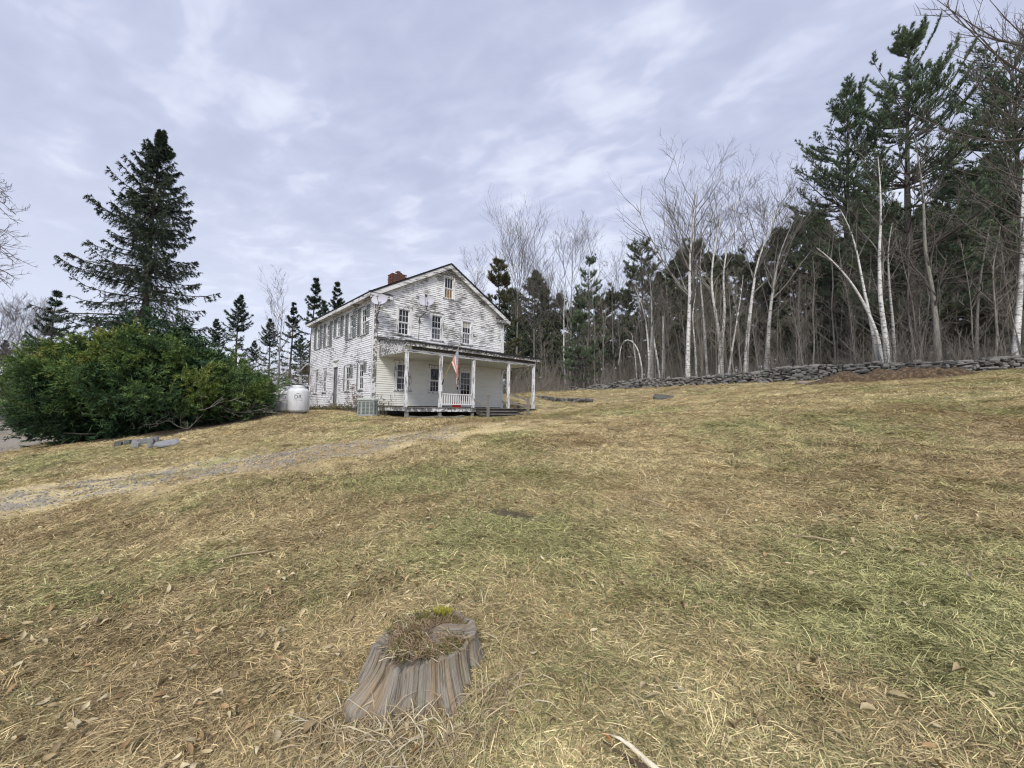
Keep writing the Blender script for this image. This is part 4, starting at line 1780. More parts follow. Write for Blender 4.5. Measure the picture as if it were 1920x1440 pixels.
def build_small_stones():
    rng = random.Random(3)
    # low slate edging beyond the porch
    a, b_ = ground_hit(1004, 744), ground_hit(1108, 757)
    a = Vector((1.9, 30.0, 0))
    b_ = Vector((5.3, 26.0, 0))
    root = thing('stone_edging', (a.x, a.y, gz(a.x, a.y)), 'low dark line of stacked slate edging in the lawn beyond the porch', 'stone edging')
    inv = root.location
    N = 15
    for k in range(N):
        for lay in range(3):
            t = (k + .5 + .3 * (lay % 2)) / N
            p = a.lerp(b_, t)
            z = gz(p.x, p.y)
            o = bpy.data.objects.new('stone', slab_mesh('stone', rng, .42, .35, .11, SLATE))
            o.location = Vector((p.x + rng.uniform(-.05, .05), p.y + rng.uniform(-.05, .05), z + lay * .10 + .03)) - inv
            o.rotation_euler = (rng.uniform(-.08, .08), rng.uniform(-.08, .08), -.85 + rng.uniform(-.2, .2))
            link(o, root)
    grey = stone_mat('grey_slab', (.19, .195, .20), (.30, .305, .31), .35)
    dk = stone_mat('mossy_slate', (.085, .09, .08), (.19, .19, .175), .4)
    # big leaning slab and the small pile in front of the yew
    p = ground_hit(309, 840)
    me = slab_mesh('stone_slab', rng, .62, .34, .065, grey)
    o = mobj('stone_slab', me, None, p + Vector((0, 0, .12)))
    o.rotation_euler = (.50, -.22, .45)
    tag(o, 'large flat grey slate slab lying in front of the yew', 'stone slab')
    rows = [(275, 832, .62, 'grey slate stone stacked left of the big slab'), (258, 833, .5, 'second slate stone from the big slab'), (282, 840, .34, 'small slate stone tucked against the big slab'),
            (255, 840, .42, 'low slate stone at the front of the pile by the yew'), (240, 834, .5, 'mossy slate stone at the left end of the pile by the yew'), (222, 838, .55, 'dark mossy stone left of the slate pile'), (291, 829, .5, 'slate stone half under the back of the big slab')]
    for x, y, s, lab in rows:
        p = ground_hit(x, y)
        o = mobj('stone', slab_mesh('stone', rng, s * .6, s * .4, .17, grey if x > 250 else dk), None, p + Vector((0, 0, .07)))
        o.rotation_euler = (rng.uniform(-.1, .1), rng.uniform(-.1, .1), rng.uniform(0, 3))
        tag(o, lab, 'stone', 'slate stones in front of the yew')
    # dark rock in the lawn
    p = ground_hit(1250, 750)
    o = mobj('rock', slab_mesh('rock', rng, 1.25, .8, .36, dk, 7), None, p + Vector((0, .3, .10)))
    o.rotation_euler = (0, .10, .2)
    tag(o, 'dark low rock poking out of the right hand lawn', 'rock')
    pinkm = stone_mat('pinkish_stone', (.24, .18, .16), (.36, .29, .27), .2)
    whm = stone_mat('pale_stone', (.34, .34, .33), (.48, .48, .47), .3)
    for x, y, s, mm, lab in ((1505, 720, .55, pinkm, 'rounded pinkish boulder at the foot of the stone wall'), (1541, 717, .58, whm, 'pale rounded boulder at the foot of the stone wall')):
        p = ground_hit(x, y)
        bm_ = MB()
        prof = [(0, -.22), (.28, -.2), (.5, -.05), (.46, .14), (.28, .27), (0, .31)]
        bm_.lathe([(r * s, z * s) for r, z in prof], 10)
        bm_.v = [(v[0] * 1.25 * (1 + .1 * math.sin(9 * v[2] + 3 * v[1])), v[1], v[2] * .9) for v in bm_.v]
        o = bm_.build('boulder', mm, None, smooth=True)
        o.location = p + Vector((0, 0, .02))
        tag(o, lab, 'boulder')
    # loose boards and stones under the porch
    for k, (x, y, ln, lab) in enumerate(((.9, -3.05, 1.1, 'leftmost loose board lying under the porch edge'), (1.55, -2.98, .9, 'second loose board under the porch edge'), (1.95, -3.12, .8, 'board propped in front of the second porch pier'), (2.75, -3.10, .75, 'pale flat board under the balustrade'))):
        wpos = to_world(x, y)
        z = gz(wpos.x, wpos.y)
        bb = MB().box(-ln / 2, ln / 2, -.09, .09, -.02, .02)
        o = bb.build('loose_board', M['greywood_x'], None)
        o.location = (wpos.x, wpos.y, z + .06)
        o.rotation_euler = (.1, rng.uniform(.04, .12) * (-1) ** k, H_YAW + rng.uniform(-.2, .3))
        tag(o, lab, 'board')
    # brown mound of soil and leaves before the wall
    p = ground_hit(1668, 712)
    gr = []
    V, Q = [], []
    nx, ny = 44, 18
    for j in range(ny + 1):
        for i in range(nx + 1):
            u, v = i / nx * 2 - 1, j / ny * 2 - 1
            x, y = p.x + u * 2.9 + v * .3, p.y + .25 - u * 1.25 + v * .85
            hh = max(0, 1 - (u * u) ** 1.3 - (v * v)) ** .6 * (.52 + .30 * float(vnoise(np.array([x * 2.2]), np.array([y * 2.2]), 4)[0])) + .12 * float(vnoise(np.array([x * 7.]), np.array([y * 7.]), 6)[0]) * (1 - max(abs(u), abs(v)))
            V.append((x - p.x, y - p.y, gz(x, y) - p.z + hh - .02))
    for j in range(ny):
        for i in range(nx):
            a0 = j * (nx + 1) + i
            Q.append((a0, a0 + 1, a0 + nx + 2, a0 + nx + 1))
    m = NT('mound_soil')
    n1 = m.noise(m.coord('World'), 7, 5, .7)
    m.color(m.ramp(n1, [(.3, (.03, .022, .016)), (.5, (.10, .068, .04)), (.68, (.24, .175, .10))])).rough(.95)
    m.bump(n1, 1.0, .06)
    o = mobj('soil_mound', np_mesh('soil_mound', np.array(V), quads=np.array(Q), mat=m.mat, smooth=True), None, p)
    tag(o, 'low brown mound of soil and leaves before the stone wall', 'soil mound')


build_small_stones()


# ------------------------------------------------------------------ stump and splintered stick
def build_stump():
    C = Vector((-.487, 2.46, gz(-.487, 2.46) + .005))
    t = thing('tree_stump', C, 'weathered grey tree stump with moss and dry grass on top', 'tree stump')
    rng = np.random.default_rng(4)
    m = NT('weathered_stump_wood')
    ang = m.attr('ang')
    hh = m.attr('hgt')
    cv = m.n('ShaderNodeCombineXYZ')
    m.put(cv.inputs[0], m.math('MULTIPLY', ang, 14.0))
    m.put(cv.inputs[1], m.math('MULTIPLY', hh, 1.6))
    g = m.noise(cv.outputs[0], 2.6, 5, .7, .4)
    cv2 = m.n('ShaderNodeCombineXYZ')
    m.put(cv2.inputs[0], m.math('MULTIPLY', ang, 3.0))
    m.put(cv2.inputs[1], m.math('MULTIPLY', hh, 2.0))
    warm = m.noise(cv2.outputs[0], 1.5, 3)
    base = m.mix(m.remap(warm, .42, .62), (.36, .325, .27), (.36, .275, .18))
    col = m.mix(m.remap(g, .30, .52, 1, 0), base, (.055, .048, .04))
    col = m.mix(m.remap(g, .58, .75), col, (.50, .46, .39))
    gn = m.noise(m.coord('Object'), 6, 4)
    col = m.mix(m.remap(gn, .58, .72, 0, .5), col, (.20, .22, .12))
    m.color(col).rough(.9)
    m.bump(g, .9, .02)
    nA, nZ = 220, 26
    A = np.linspace(0, 2 * np.pi, nA, endpoint=False)
    flute = .020 * np.sin(A * 6 + .6) + .011 * np.sin(A * 13 + 2) + .006 * np.sin(A * 29) + .004 * np.sin(A * 57 + 1) + .0025 * rng.normal(size=nA)
    crk = np.zeros(nA)
    for ca, cw in ((3.5, .030), (4.05, .022), (4.42, .035), (4.75, .020), (5.1, .028), (5.6, .024), (6.0, .03), (.5, .03), (1.4, .03), (2.3, .03), (3.0, .03)):
        crk = crk + np.exp(-(np.angle(np.exp(1j * (A - ca))) / cw) ** 2)
    flute = flute - .045 * crk
    # buttress roots: one runs out to the lower left, a smaller one to the right
    root = 1.05 * np.exp(-((np.angle(np.exp(1j * (A - math.radians(222))))) / .30) ** 2) + .40 * np.exp(-((np.angle(np.exp(1j * (A - math.radians(300))))) / .45) ** 2) + .35 * np.exp(-((np.angle(np.exp(1j * (A - math.radians(20))))) / .4) ** 2) + .3 * np.exp(-((np.angle(np.exp(1j * (A - math.radians(120))))) / .4) ** 2)
    topz = .205 + .025 * np.sin(A + 1.2) + .008 * np.sin(A * 5 + 1) + .003 * rng.normal(size=nA) - .035 * crk - .03 * np.clip(vnoise(A * 3, A * 0, 9), 0, 1)
    V, an, hg = [], [], []
    for j in range(nZ + 1):
        q = j / nZ
        z = -.26 + (topz + .26) * q
        h01 = np.clip(z / .205, 0, 1.0)
        r = .285 + .045 * (1 - h01) ** 1.5 + (flute * (.45 + .9 * (1 - h01))) + root * .15 * np.clip(1 - h01 * .95, 0, 1) ** 2.4
        V.append(np.c_[np.cos(A) * r, np.sin(A) * r, z])
        an.append(A)
        hg.append(z)
    nW = len(V)
    V.append(V[-1].copy())
    an.append(A)
    hg.append(topz)
    # rim and hollow top
    for k, (rr, dz) in enumerate(((.94, .004), (.86, -.008), (.6, -.012), (.35, .0), (.12, .01))):
        r = (.285 + flute * .45) * rr
        V.append(np.c_[np.cos(A) * r, np.sin(A) * r, topz + dz + .03 * vnoise(np.cos(A) * 9 * rr, np.sin(A) * 9 * rr, 5) * (k > 0)])
        an.append(A)
        hg.append(topz)
    nR = len(V)
    V = np.concatenate(V)
    i, j = np.meshgrid(np.arange(nA), np.arange(nR - 1))
    a = (j * nA + i).ravel()
    b_ = (j * nA + (i + 1) % nA).ravel()
    Q = np.c_[a, b_, b_ + nA, a + nA]
    Q = Q[(j != nW - 1).ravel()]
    V = np.r_[V, [[0, 0, .21]]]
    T = np.c_[(nR - 1) * nA + np.arange(nA), (nR - 1) * nA + (np.arange(nA) + 1) % nA, np.full(nA, len(V) - 1)]
    at_ = {'ang': np.r_[np.concatenate(an), 0], 'hgt': np.r_[np.concatenate(hg), .3]}
    cutv = nW * nA
    side_ = Q.max(1) < cutv
    mobj('trunk', np_mesh('trunk', V[:cutv], quads=Q[side_], mat=m.mat, smooth=True, attrs={k: v[:cutv] for k, v in at_.items()}), t)
    mobj('cut_face', np_mesh('cut_face', V[cutv:], tris=T - cutv, quads=Q[~side_] - cutv, mat=m.mat, smooth=True, attrs={k: v[cutv:] for k, v in at_.items()}), t)
    return C, t


STUMP_C, STUMP = build_stump()


def build_stick():
    a, b_ = ground_hit(1128, 1388), ground_hit(1245, 1462)
    t = thing('broken_stick', a, 'broken stick with a bright peeled splinter at the bottom edge', 'stick')
    d = b_ - a
    side = Vector((-d.y, d.x, 0)).normalized()
    pale = wood_mat('peeled_wood', (.74, .66, .50), (3, 3, 3))
    b = MB()
    pts = [Vector((0, 0, .035)) + d * q + side * (.012 * math.sin(q * 4)) + Vector((0, 0, .012 * math.sin(q * 5))) for q in (.12, .3, .5, .75, 1.0)]
    b.tube(pts, [.002, .007, .010, .013, .014], 7)
    b.build('splinter', pale, t, smooth=True)
    b = MB()
    pts = [Vector((0, 0, .018)) + d * q - side * (.018 + .012 * math.sin(q * 3)) for q in (.05, .3, .6, 1.0)]
    b.tube(pts, [.004, .008, .013, .016], 7)
    b.build('bark_side', wood_mat('stick_bark', (.10, .07, .045), (3, 3, 3)), t, smooth=True)
    b = MB()
    b.tube([d * -.02 + Vector((0, 0, .03)), d * .09 + Vector((0, 0, .03)) + side * .01, d * .2 + Vector((0, 0, .02))], [.003, .009, .004], 6)
    b.build('bark_chip', wood_mat('orange_bark', (.38, .19, .07), (3, 3, 3)), t)


build_stick()

# ------------------------------------------------------------------ vegetation builders
def bark_mat(name, a, b_, sc=(6, 6, 1.2)):
    m = NT(name)
    n = m.noise(m.coord('Object', scale=sc), 3.0, 4, .7)
    m.color(m.mix(m.remap(n, .3, .7), a, b_)).rough(.95)
    m.bump(n, .6, .03)
    return m.mat


def birch_mat(name='birch_bark', grey=0.0):
    m = NT(name)
    a = m.noise(m.coord('Object', scale=(2.5, 2.5, 16)), 1.6, 3, .6)
    p = m.noise(m.coord('Object', scale=(3, 3, 3), loc=(4, 4, 4)), 1.2, 4, .6)
    white = m.mix(m.remap(p, .35, .7), (.80, .79, .75), (.58, .57, .54))
    if grey:
        white = m.mix(grey, white, (.27, .265, .245))
    c = m.mix(m.remap(a, .56, .61), white, (.045, .04, .038))
    c = m.mix(m.remap(p, .66, .74, 0, .8), c, (.09, .08, .075))
    m.color(c).rough(.7)
    return m.mat


def needle_mat(name, stops):
    m = NT(name)
    r = m.attr('rnd')
    w = m.noise(m.coord('World'), .8, 3, .6)
    k = m.math('ADD', m.math('MULTIPLY', r, .7), m.math('MULTIPLY', m.math('SUBTRACT', w, .35), .8))
    col = m.ramp(k, stops)
    m.color(col).rough(.65)
    m.b.inputs['Specular IOR Level'].default_value = .25
    return m.mat


B = {}
B['spruce'] = bark_mat('spruce_bark', (.07, .058, .048), (.14, .115, .095))
B['pine'] = bark_mat('pine_bark', (.06, .055, .05), (.145, .13, .115))
B['grey'] = bark_mat('grey_bark', (.15, .142, .13), (.31, .295, .27))
B['pale'] = bark_mat('pale_grey_bark', (.17, .165, .14), (.32, .31, .27))
B['twig'] = bark_mat('bare_twig_bark', (.085, .075, .068), (.18, .16, .145))
B['twig_red'] = bark_mat('reddish_twig_bark', (.13, .085, .065), (.24, .165, .125))
B['brush'] = bark_mat('brush_bark', (.15, .135, .115), (.32, .29, .245))
B['birch'] = birch_mat()
B['birch_grey'] = birch_mat('grey_birch_bark', .6)
B['n_spruce'] = needle_mat('spruce_needles', [(.0, (.026, .042, .030)), (.5, (.050, .076, .050)), (.8, (.085, .108, .056)), (1, (.14, .14, .065))])
B['n_fir'] = needle_mat('fir_needles', [(.0, (.034, .056, .040)), (.6, (.064, .100, .064)), (1, (.12, .15, .085))])
B['n_pine'] = needle_mat('pine_needles', [(.0, (.070, .105, .070)), (.5, (.145, .205, .125)), (.8, (.21, .27, .15)), (1, (.29, .30, .155))])
B['n_hemlock'] = needle_mat('hemlock_needles', [(.0, (.056, .076, .052)), (.5, (.115, .145, .088)), (1, (.22, .215, .12))])
B['n_rust'] = needle_mat('drab_olive_needles', [(.0, (.055, .062, .036)), (.5, (.115, .118, .064)), (1, (.21, .185, .095))])
B['n_yew'] = needle_mat('yew_needles', [(.0, (.020, .046, .026)), (.3, (.050, .100, .042)), (.55, (.115, .185, .050)), (.8, (.21, .26, .058)), (1, (.37, .31, .065))])


def tubes(P, R, sides=4):
    """P (N,k,3) paths, R (N,k) radii -> verts, quads"""
    P = np.asarray(P, float)
    N, k, _ = P.shape
    T = np.gradient(P, axis=1)
    T /= np.linalg.norm(T, axis=2, keepdims=True) + 1e-9
    ref = np.where(np.abs(T[..., 2:3]) < .85, np.array([0, 0, 1.]), np.array([1., 0, 0]))
    a = np.cross(T, ref)
    a /= np.linalg.norm(a, axis=2, keepdims=True) + 1e-9
    b_ = np.cross(T, a)
    an = np.arange(sides) * 2 * np.pi / sides
    V = P[:, :, None] + (a[:, :, None] * np.cos(an)[None, None, :, None] + b_[:, :, None] * np.sin(an)[None, None, :, None]) * np.asarray(R)[:, :, None, None]
    V = V.reshape(-1, 3)
    n, j, s = np.meshgrid(np.arange(N), np.arange(k - 1), np.arange(sides), indexing='ij')
    base = n * k * sides + j * sides
    s2 = (s + 1) % sides
    Q = np.stack([base + s, base + s2, base + sides + s2, base + sides + s], -1).reshape(-1, 4)
    return V, Q


class Wood:
    def __init__(s):
        s.V, s.Q, s.n = [], [], 0

    def add(s, P, R, sides=4):
        if len(P) == 0:
            return
        v, q = tubes(P, R, sides)
        s.V.append(v)
        s.Q.append(q + s.n)
        s.n += len(v)

    def mesh(s, name, mat, smooth=True):
        return np_mesh(name, np.concatenate(s.V), quads=np.concatenate(s.Q), mat=mat, smooth=smooth)


def unit(v):
    return v / (np.linalg.norm(v, axis=-1, keepdims=True) + 1e-9)


def rand_perp(d, rng):
    r = rng.normal(size=d.shape)
    r -= d * (r * d).sum(-1, keepdims=True)
    return unit(r)


def needles(P0, D, ln, wd, rng):
    """thin triangles from P0 along D"""
    n = len(P0)
    side = rand_perp(D, rng)
    ln = np.broadcast_to(np.asarray(ln, float).reshape(-1, 1) if np.ndim(ln) else ln, (n, 1))
    V = np.empty((n, 3, 3))
    V[:, 0] = P0 - side * wd * .5
    V[:, 1] = P0 + side * wd * .5
    V[:, 2] = P0 + D * ln
    return V.reshape(-1, 3), np.arange(n * 3).reshape(-1, 3)


def interp_paths(P, t):
    """P (N,k,3), t (N,m) in 0..1 -> points (N,m,3), tangents"""
    k = P.shape[1]
    f = np.clip(t, 0, .999) * (k - 1)
    i = f.astype(int)
    u = (f - i)[..., None]
    n = np.arange(len(P))[:, None]
    a, b_ = P[n, i], P[n, i + 1]
    return a + (b_ - a) * u, unit(b_ - a)


def spruce_meshes(seed, H, R0, nb, droop=.35, l2=20, nd=16, nlen=.13, nwid=.035, mat='n_spruce', bark='spruce', start=.05, power=.85, ragged=.25, hang=.5, lean=0.0):
    rng = np.random.default_rng(seed)
    kt = 14
    tz = np.linspace(0, 1, kt)
    trunk = np.c_[lean * H * tz ** 1.5 + .12 * np.sin(tz * 5 + seed), .1 * np.sin(tz * 4 + 1), tz * H]
    w = Wood()
    w.add(trunk[None], (np.linspace(1, .06, kt) * (.012 * H + .05))[None], 8)
    trunk_me = w.mesh('trunk', B[bark])
    t = np.sort(rng.uniform(0, 1, nb) ** .9) * (1 - start) + start
    L = R0 * ((1 - t) ** power) * rng.uniform(1 - ragged, 1 + ragged * .6, nb) * np.clip((1.02 - t) / .16, .3, 1) + .10 + .15 * (1 - t)
    az = np.arange(nb) * 2.399 + rng.uniform(-.5, .5, nb)
    el = np.radians(38) * t ** 1.4 - np.radians(10) * (1 - t) + rng.normal(0, .08, nb)
    k1 = 7
    s = np.linspace(0, 1, k1)
    dirh = np.c_[np.cos(az), np.sin(az), np.zeros(nb)]
    base = np.c_[np.interp(t, tz, trunk[:, 0]), np.interp(t, tz, trunk[:, 1]), t * H]
    zz = np.tan(el)[:, None] * s[None] - (droop * (1.25 - t))[:, None] * (s[None] ** 1.6) + .26 * (s[None] ** 4)
    P1 = base[:, None] + dirh[:, None] * (L[:, None] * s[None])[..., None] + np.array([0, 0, 1.]) * (L[:, None] * zz)[..., None]
    P1 += np.cumsum(rng.normal(0, .02, P1.shape), 1) * L[:, None, None] * .35
    w2 = Wood()
    r1 = (.010 + .010 * L)[:, None] * np.linspace(1, .25, k1)[None]
    w2.add(P1, r1, 4)
    # branchlets
    tt = rng.uniform(.04, 1, (nb, l2))
    Q0, T0 = interp_paths(P1, tt)
    sgn = np.where(rng.uniform(size=(nb, l2)) < .5, -1, 1)
    sidev = np.cross(T0, np.array([0, 0, 1.]))
    sidev = unit(sidev) * sgn[..., None]
    D2 = unit(T0 * rng.uniform(.5, 1.0, (nb, l2, 1)) + sidev * rng.uniform(.5, 1.1, (nb, l2, 1)) + np.array([0, 0, -1.]) * rng.uniform(-.15, hang * 1.6, (nb, l2, 1)))
    L2 = (.10 + .06 * np.clip(L[:, None], 0, 1) + .26 * L[:, None] * (1.08 - tt)) * rng.uniform(.6, 1.2, (nb, l2))
    Q0, D2, L2 = Q0.reshape(-1, 3), D2.reshape(-1, 3), L2.reshape(-1)
    k2 = 3
    s2 = np.linspace(0, 1, k2)
    P2 = Q0[:, None] + D2[:, None] * (L2[:, None] * s2[None])[..., None] + np.array([0, 0, -1.]) * (hang * .35 * L2[:, None] * s2[None] ** 2)[..., None]
    w2.add(P2, np.tile(np.array([.008, .006, .003]), (len(P2), 1)), 3)
    branch_me = w2.mesh('branches', B[bark])
    # needles on branchlets and outer branches
    n2 = max(4, nd)
    ta = rng.uniform(0, 1, (len(P2), n2))
    p, d = interp_paths(P2, ta)
    p, d = p.reshape(-1, 3), d.reshape(-1, 3)
    dd = unit(d * rng.uniform(.4, 1.0, (len(d), 1)) + rand_perp(d, rng) * rng.uniform(.3, 1.0, (len(d), 1)))
    rb = np.repeat(rng.uniform(0, 1, len(P2)), n2)
    n1 = n2 * 3
    tb = rng.uniform(.2, 1, (nb, n1))
    p1, d1 = interp_paths(P1, tb)
    p1, d1 = p1.reshape(-1, 3), d1.reshape(-1, 3)
    dd1 = unit(d1 * .8 + rand_perp(d1, rng) * rng.uniform(.3, 1.0, (len(d1), 1)))
    r1_ = np.repeat(rng.uniform(0, 1, nb), n1)
    PP = np.r_[p, p1]
    DD = np.r_[dd, dd1]
    rr = np.r_[rb, r1_] * .75 + rng.uniform(0, .25, len(PP))
    V, T = needles(PP, DD, nlen * rng.uniform(.7, 1.3, len(PP)), nwid, rng)
    crown_me = np_mesh('foliage', V, tris=T, mat=B[mat], rnd=np.repeat(rr, 3))
    return [('trunk', trunk_me), ('branches', branch_me), ('foliage', crown_me)]


def pine_meshes(seed, H, R0, nb, clear=.25, tufts=3, tn=12, tl=.24, tw=.022, l2=11, mat='n_pine', lean=0.0, up=.30, asym=0.0, power=.6, dense=1.0, inner=.35):
    rng = np.random.default_rng(seed)
    kt = 16
    tz = np.linspace(0, 1, kt)
    trunk = np.c_[lean * H * tz ** 1.3 + .18 * np.sin(tz * 5 + seed), .15 * np.sin(tz * 4 + 1), tz * H]
    w = Wood()
    w.add(trunk[None], (np.linspace(1, .07, kt) ** 1.1 * (.0115 * H + .06))[None], 9)
    trunk_me = w.mesh('trunk', B['pine'])
    nw = nb // 6
    tw_ = np.sort(rng.uniform(0, 1, nw) ** .85) * (.965 - clear) + clear
    t = np.repeat(tw_, 6) + rng.normal(0, .003, nw * 6)
    t = np.clip(t, clear, .985)
    nb = len(t)
    az = rng.uniform(0, 6.28, nb)
    L = R0 * ((1 - t) / (1 - clear)) ** power * rng.uniform(.45, 1.1, nb) * (1 + asym * np.cos(az)) + .18
    el = np.radians(8) + np.radians(45) * ((t - clear) / (1 - clear)) ** 1.5 + rng.normal(0, .13, nb)
    k1 = 7
    s = np.linspace(0, 1, k1)
    dirh = np.c_[np.cos(az), np.sin(az), np.zeros(nb)]
    base = np.c_[np.interp(t, tz, trunk[:, 0]), np.interp(t, tz, trunk[:, 1]), t * H]
    zz = np.tan(el)[:, None] * s[None] - .22 * s[None] ** 1.5 + up * s[None] ** 3
    P1 = base[:, None] + dirh[:, None] * (L[:, None] * s[None])[..., None] + np.array([0, 0, 1.]) * (L[:, None] * zz)[..., None]
    P1 += np.cumsum(rng.normal(0, .03, P1.shape), 1) * L[:, None, None] * .3
    w2 = Wood()
    w2.add(P1, (.012 + .012 * L)[:, None] * np.linspace(1, .3, k1)[None], 5)
    tt = inner + (1 - inner) * rng.uniform(0, 1, (nb, l2)) ** .8
    Q0, T0 = interp_paths(P1, tt)
    sgn = np.where(rng.uniform(size=(nb, l2)) < .5, -1, 1)
    sidev = unit(np.cross(T0, np.array([0, 0, 1.]))) * sgn[..., None]
    D2 = unit(T0 * rng.uniform(.4, 1.0, (nb, l2, 1)) + sidev * rng.uniform(.3, 1.0, (nb, l2, 1)) + np.array([0, 0, 1.]) * rng.uniform(-.05, .32, (nb, l2, 1)))
    L2 = (.28 + .25 * L[:, None] * (1.1 - tt)) * rng.uniform(.6, 1.3, (nb, l2))
    Q0, D2, L2 = Q0.reshape(-1, 3), D2.reshape(-1, 3), L2.reshape(-1)
    s2 = np.linspace(0, 1, 3)
    P2 = Q0[:, None] + D2[:, None] * (L2[:, None] * s2[None])[..., None] + np.array([0, 0, 1.]) * (.18 * L2[:, None] * s2[None] ** 2)[..., None]
    w2.add(P2, np.tile(np.array([.011, .008, .004]), (len(P2), 1)), 3)
    branch_me = w2.mesh('branches', B['pine'])
    ta = rng.uniform(.15, 1, (len(P2), tufts))
    ta[:, 0] = 1
    c, d = interp_paths(P2, ta)
    c, d = c.reshape(-1, 3), d.reshape(-1, 3)
    rb = np.repeat(np.repeat(rng.uniform(0, 1, len(P2)), tufts), tn)
    c = np.repeat(c, tn, 0)
    d = np.repeat(d, tn, 0)
    dd = unit(d * .75 + rand_perp(d, rng) * rng.uniform(.25, 1.1, (len(d), 1)) + np.array([0, 0, .25]))
    V, T = needles(c - dd * .03, dd, tl * rng.uniform(.7, 1.25, len(c)), tw, rng)
    rr = rb * .75 + rng.uniform(0, .25, len(c))
    crown_me = np_mesh('foliage', V, tris=T, mat=B[mat], rnd=np.repeat(rr, 3))
    return [('trunk', trunk_me), ('branches', branch_me), ('foliage', crown_me)]


def grow(P, nchild, t0, t1, len0, len1, spread, upb, rng, k, wob=.05, fwd=.8):
    """children of paths P (N,k,3)"""
    N = len(P)
    t = rng.uniform(t0, t1, (N, nchild))
    Q, T = interp_paths(P, t)
    PL = np.linalg.norm(P[:, -1] - P[:, 0], axis=1)
    D = unit(T * fwd + rand_perp(T.reshape(-1, 3), rng).reshape(T.shape) * spread + np.array([0, 0, 1.]) * upb)
    L = PL[:, None] * (len0 + (len1 - len0) * t) * rng.uniform(.65, 1.25, (N, nchild))
    Q, D, L = Q.reshape(-1, 3), D.reshape(-1, 3), L.reshape(-1)
    s = np.linspace(0, 1, k)
    C = Q[:, None] + D[:, None] * (L[:, None] * s[None])[..., None]
    C += np.array([0, 0, 1.]) * (upb * .35 * L[:, None] * s[None] ** 2)[..., None]
    C += np.cumsum(rng.normal(0, wob, C.shape), 1) * (L[:, None, None] / k) * np.r_[0, np.ones(k - 1)][None, :, None]
    return C, L, t.reshape(-1)


def bare_meshes(seed, trunk, r0, r1, n1=14, n2=7, n3=5, n4=0, s0=.45, l1=(.42, .16), spread=.9, up=.45, bark='grey', twig='twig', tsides=9, upper=None, rt=.006):
    """leafless tree: trunk path (k,3) local, limbs, branches, twigs"""
    rng = np.random.default_rng(seed)
    trunk = np.asarray(trunk, float)
    # smooth resample
    k = 18
    d = np.r_[0, np.cumsum(np.linalg.norm(np.diff(trunk, axis=0), axis=1))]
    u = np.linspace(0, d[-1], k)
    tr = np.c_[[np.interp(u, d, trunk[:, i]) for i in range(3)]].T
    for _ in range(2):
        tr[1:-1] = .25 * tr[:-2] + .5 * tr[1:-1] + .25 * tr[2:]
    tr[1:-1] += rng.normal(0, .0025 * d[-1] / 10, tr[1:-1].shape)
    w = Wood()
    rad = np.linspace(0, 1, k)
    rr = r0 + (r1 - r0) * rad ** .85
    rr[0] *= 1.35
    rr[1] *= 1.08
    w.add(tr[None], rr[None], tsides)
    parts = [('trunk', w.mesh('trunk', B[bark]))]
    if n1:
        C1, L1, t1 = grow(tr[None], n1, s0, .99, l1[0], l1[1], spread, up, rng, 7, .10)
        wb = Wood()
        ra = np.interp(t1, rad, rr) * .55
        wb.add(C1, ra[:, None] * np.linspace(1, .28, 7)[None], 5)
        if upper:
            parts.append(('limbs', wb.mesh('limbs', B[upper])))
            wb = Wood()
        C2, L2, t2 = grow(C1, n2, .2, 1, .5, .28, .75, up * .6, rng, 5, .10)
        rb = np.repeat(ra, n2) * .45
        wb.add(C2, np.maximum(rb[:, None] * np.linspace(1, .35, 5)[None], rt * .8), 4)
        if n3:
            C3, L3, t3 = grow(C2, n3, .2, 1, .55, .35, .8, up * .4, rng, 4, .12)
            wb.add(C3, np.tile(np.linspace(rt, rt * .55, 4), (len(C3), 1)), 3)
            if n4:
                C4, L4, t4 = grow(C3, n4, .3, 1, .6, .4, .8, up * .3, rng, 3, .12)
                wb.add(C4, np.tile(np.linspace(rt * .7, rt * .4, 3), (len(C4), 1)), 3)
        parts.append(('twigs', wb.mesh('twigs', B[twig])))
    return parts


def plant(name, parts, loc, label, cat, group=None, rotz=0.0, scale=1.0):
    o = thing(name, loc, label, cat, group, rotz)
    o.scale = (scale, scale, scale) if not isinstance(scale, tuple) else scale
    for pn, me in parts:
        mobj(pn, me, o)
    return o


def straight(H, lean=(0, 0), wob=.1, seed=0, k=8):
    r = np.random.default_rng(seed)
    t = np.linspace(0, 1, k)
    return np.c_[lean[0] * t ** 1.2 + np.r_[0, np.cumsum(r.normal(0, wob / k, k - 1))], lean[1] * t + np.r_[0, np.cumsum(r.normal(0, wob / k, k - 1))], t * H]


def place(px, Y, ytop):
    p = on_ground(px, Y)
    return p, top_z(p.x, p.y, ytop) - p.z


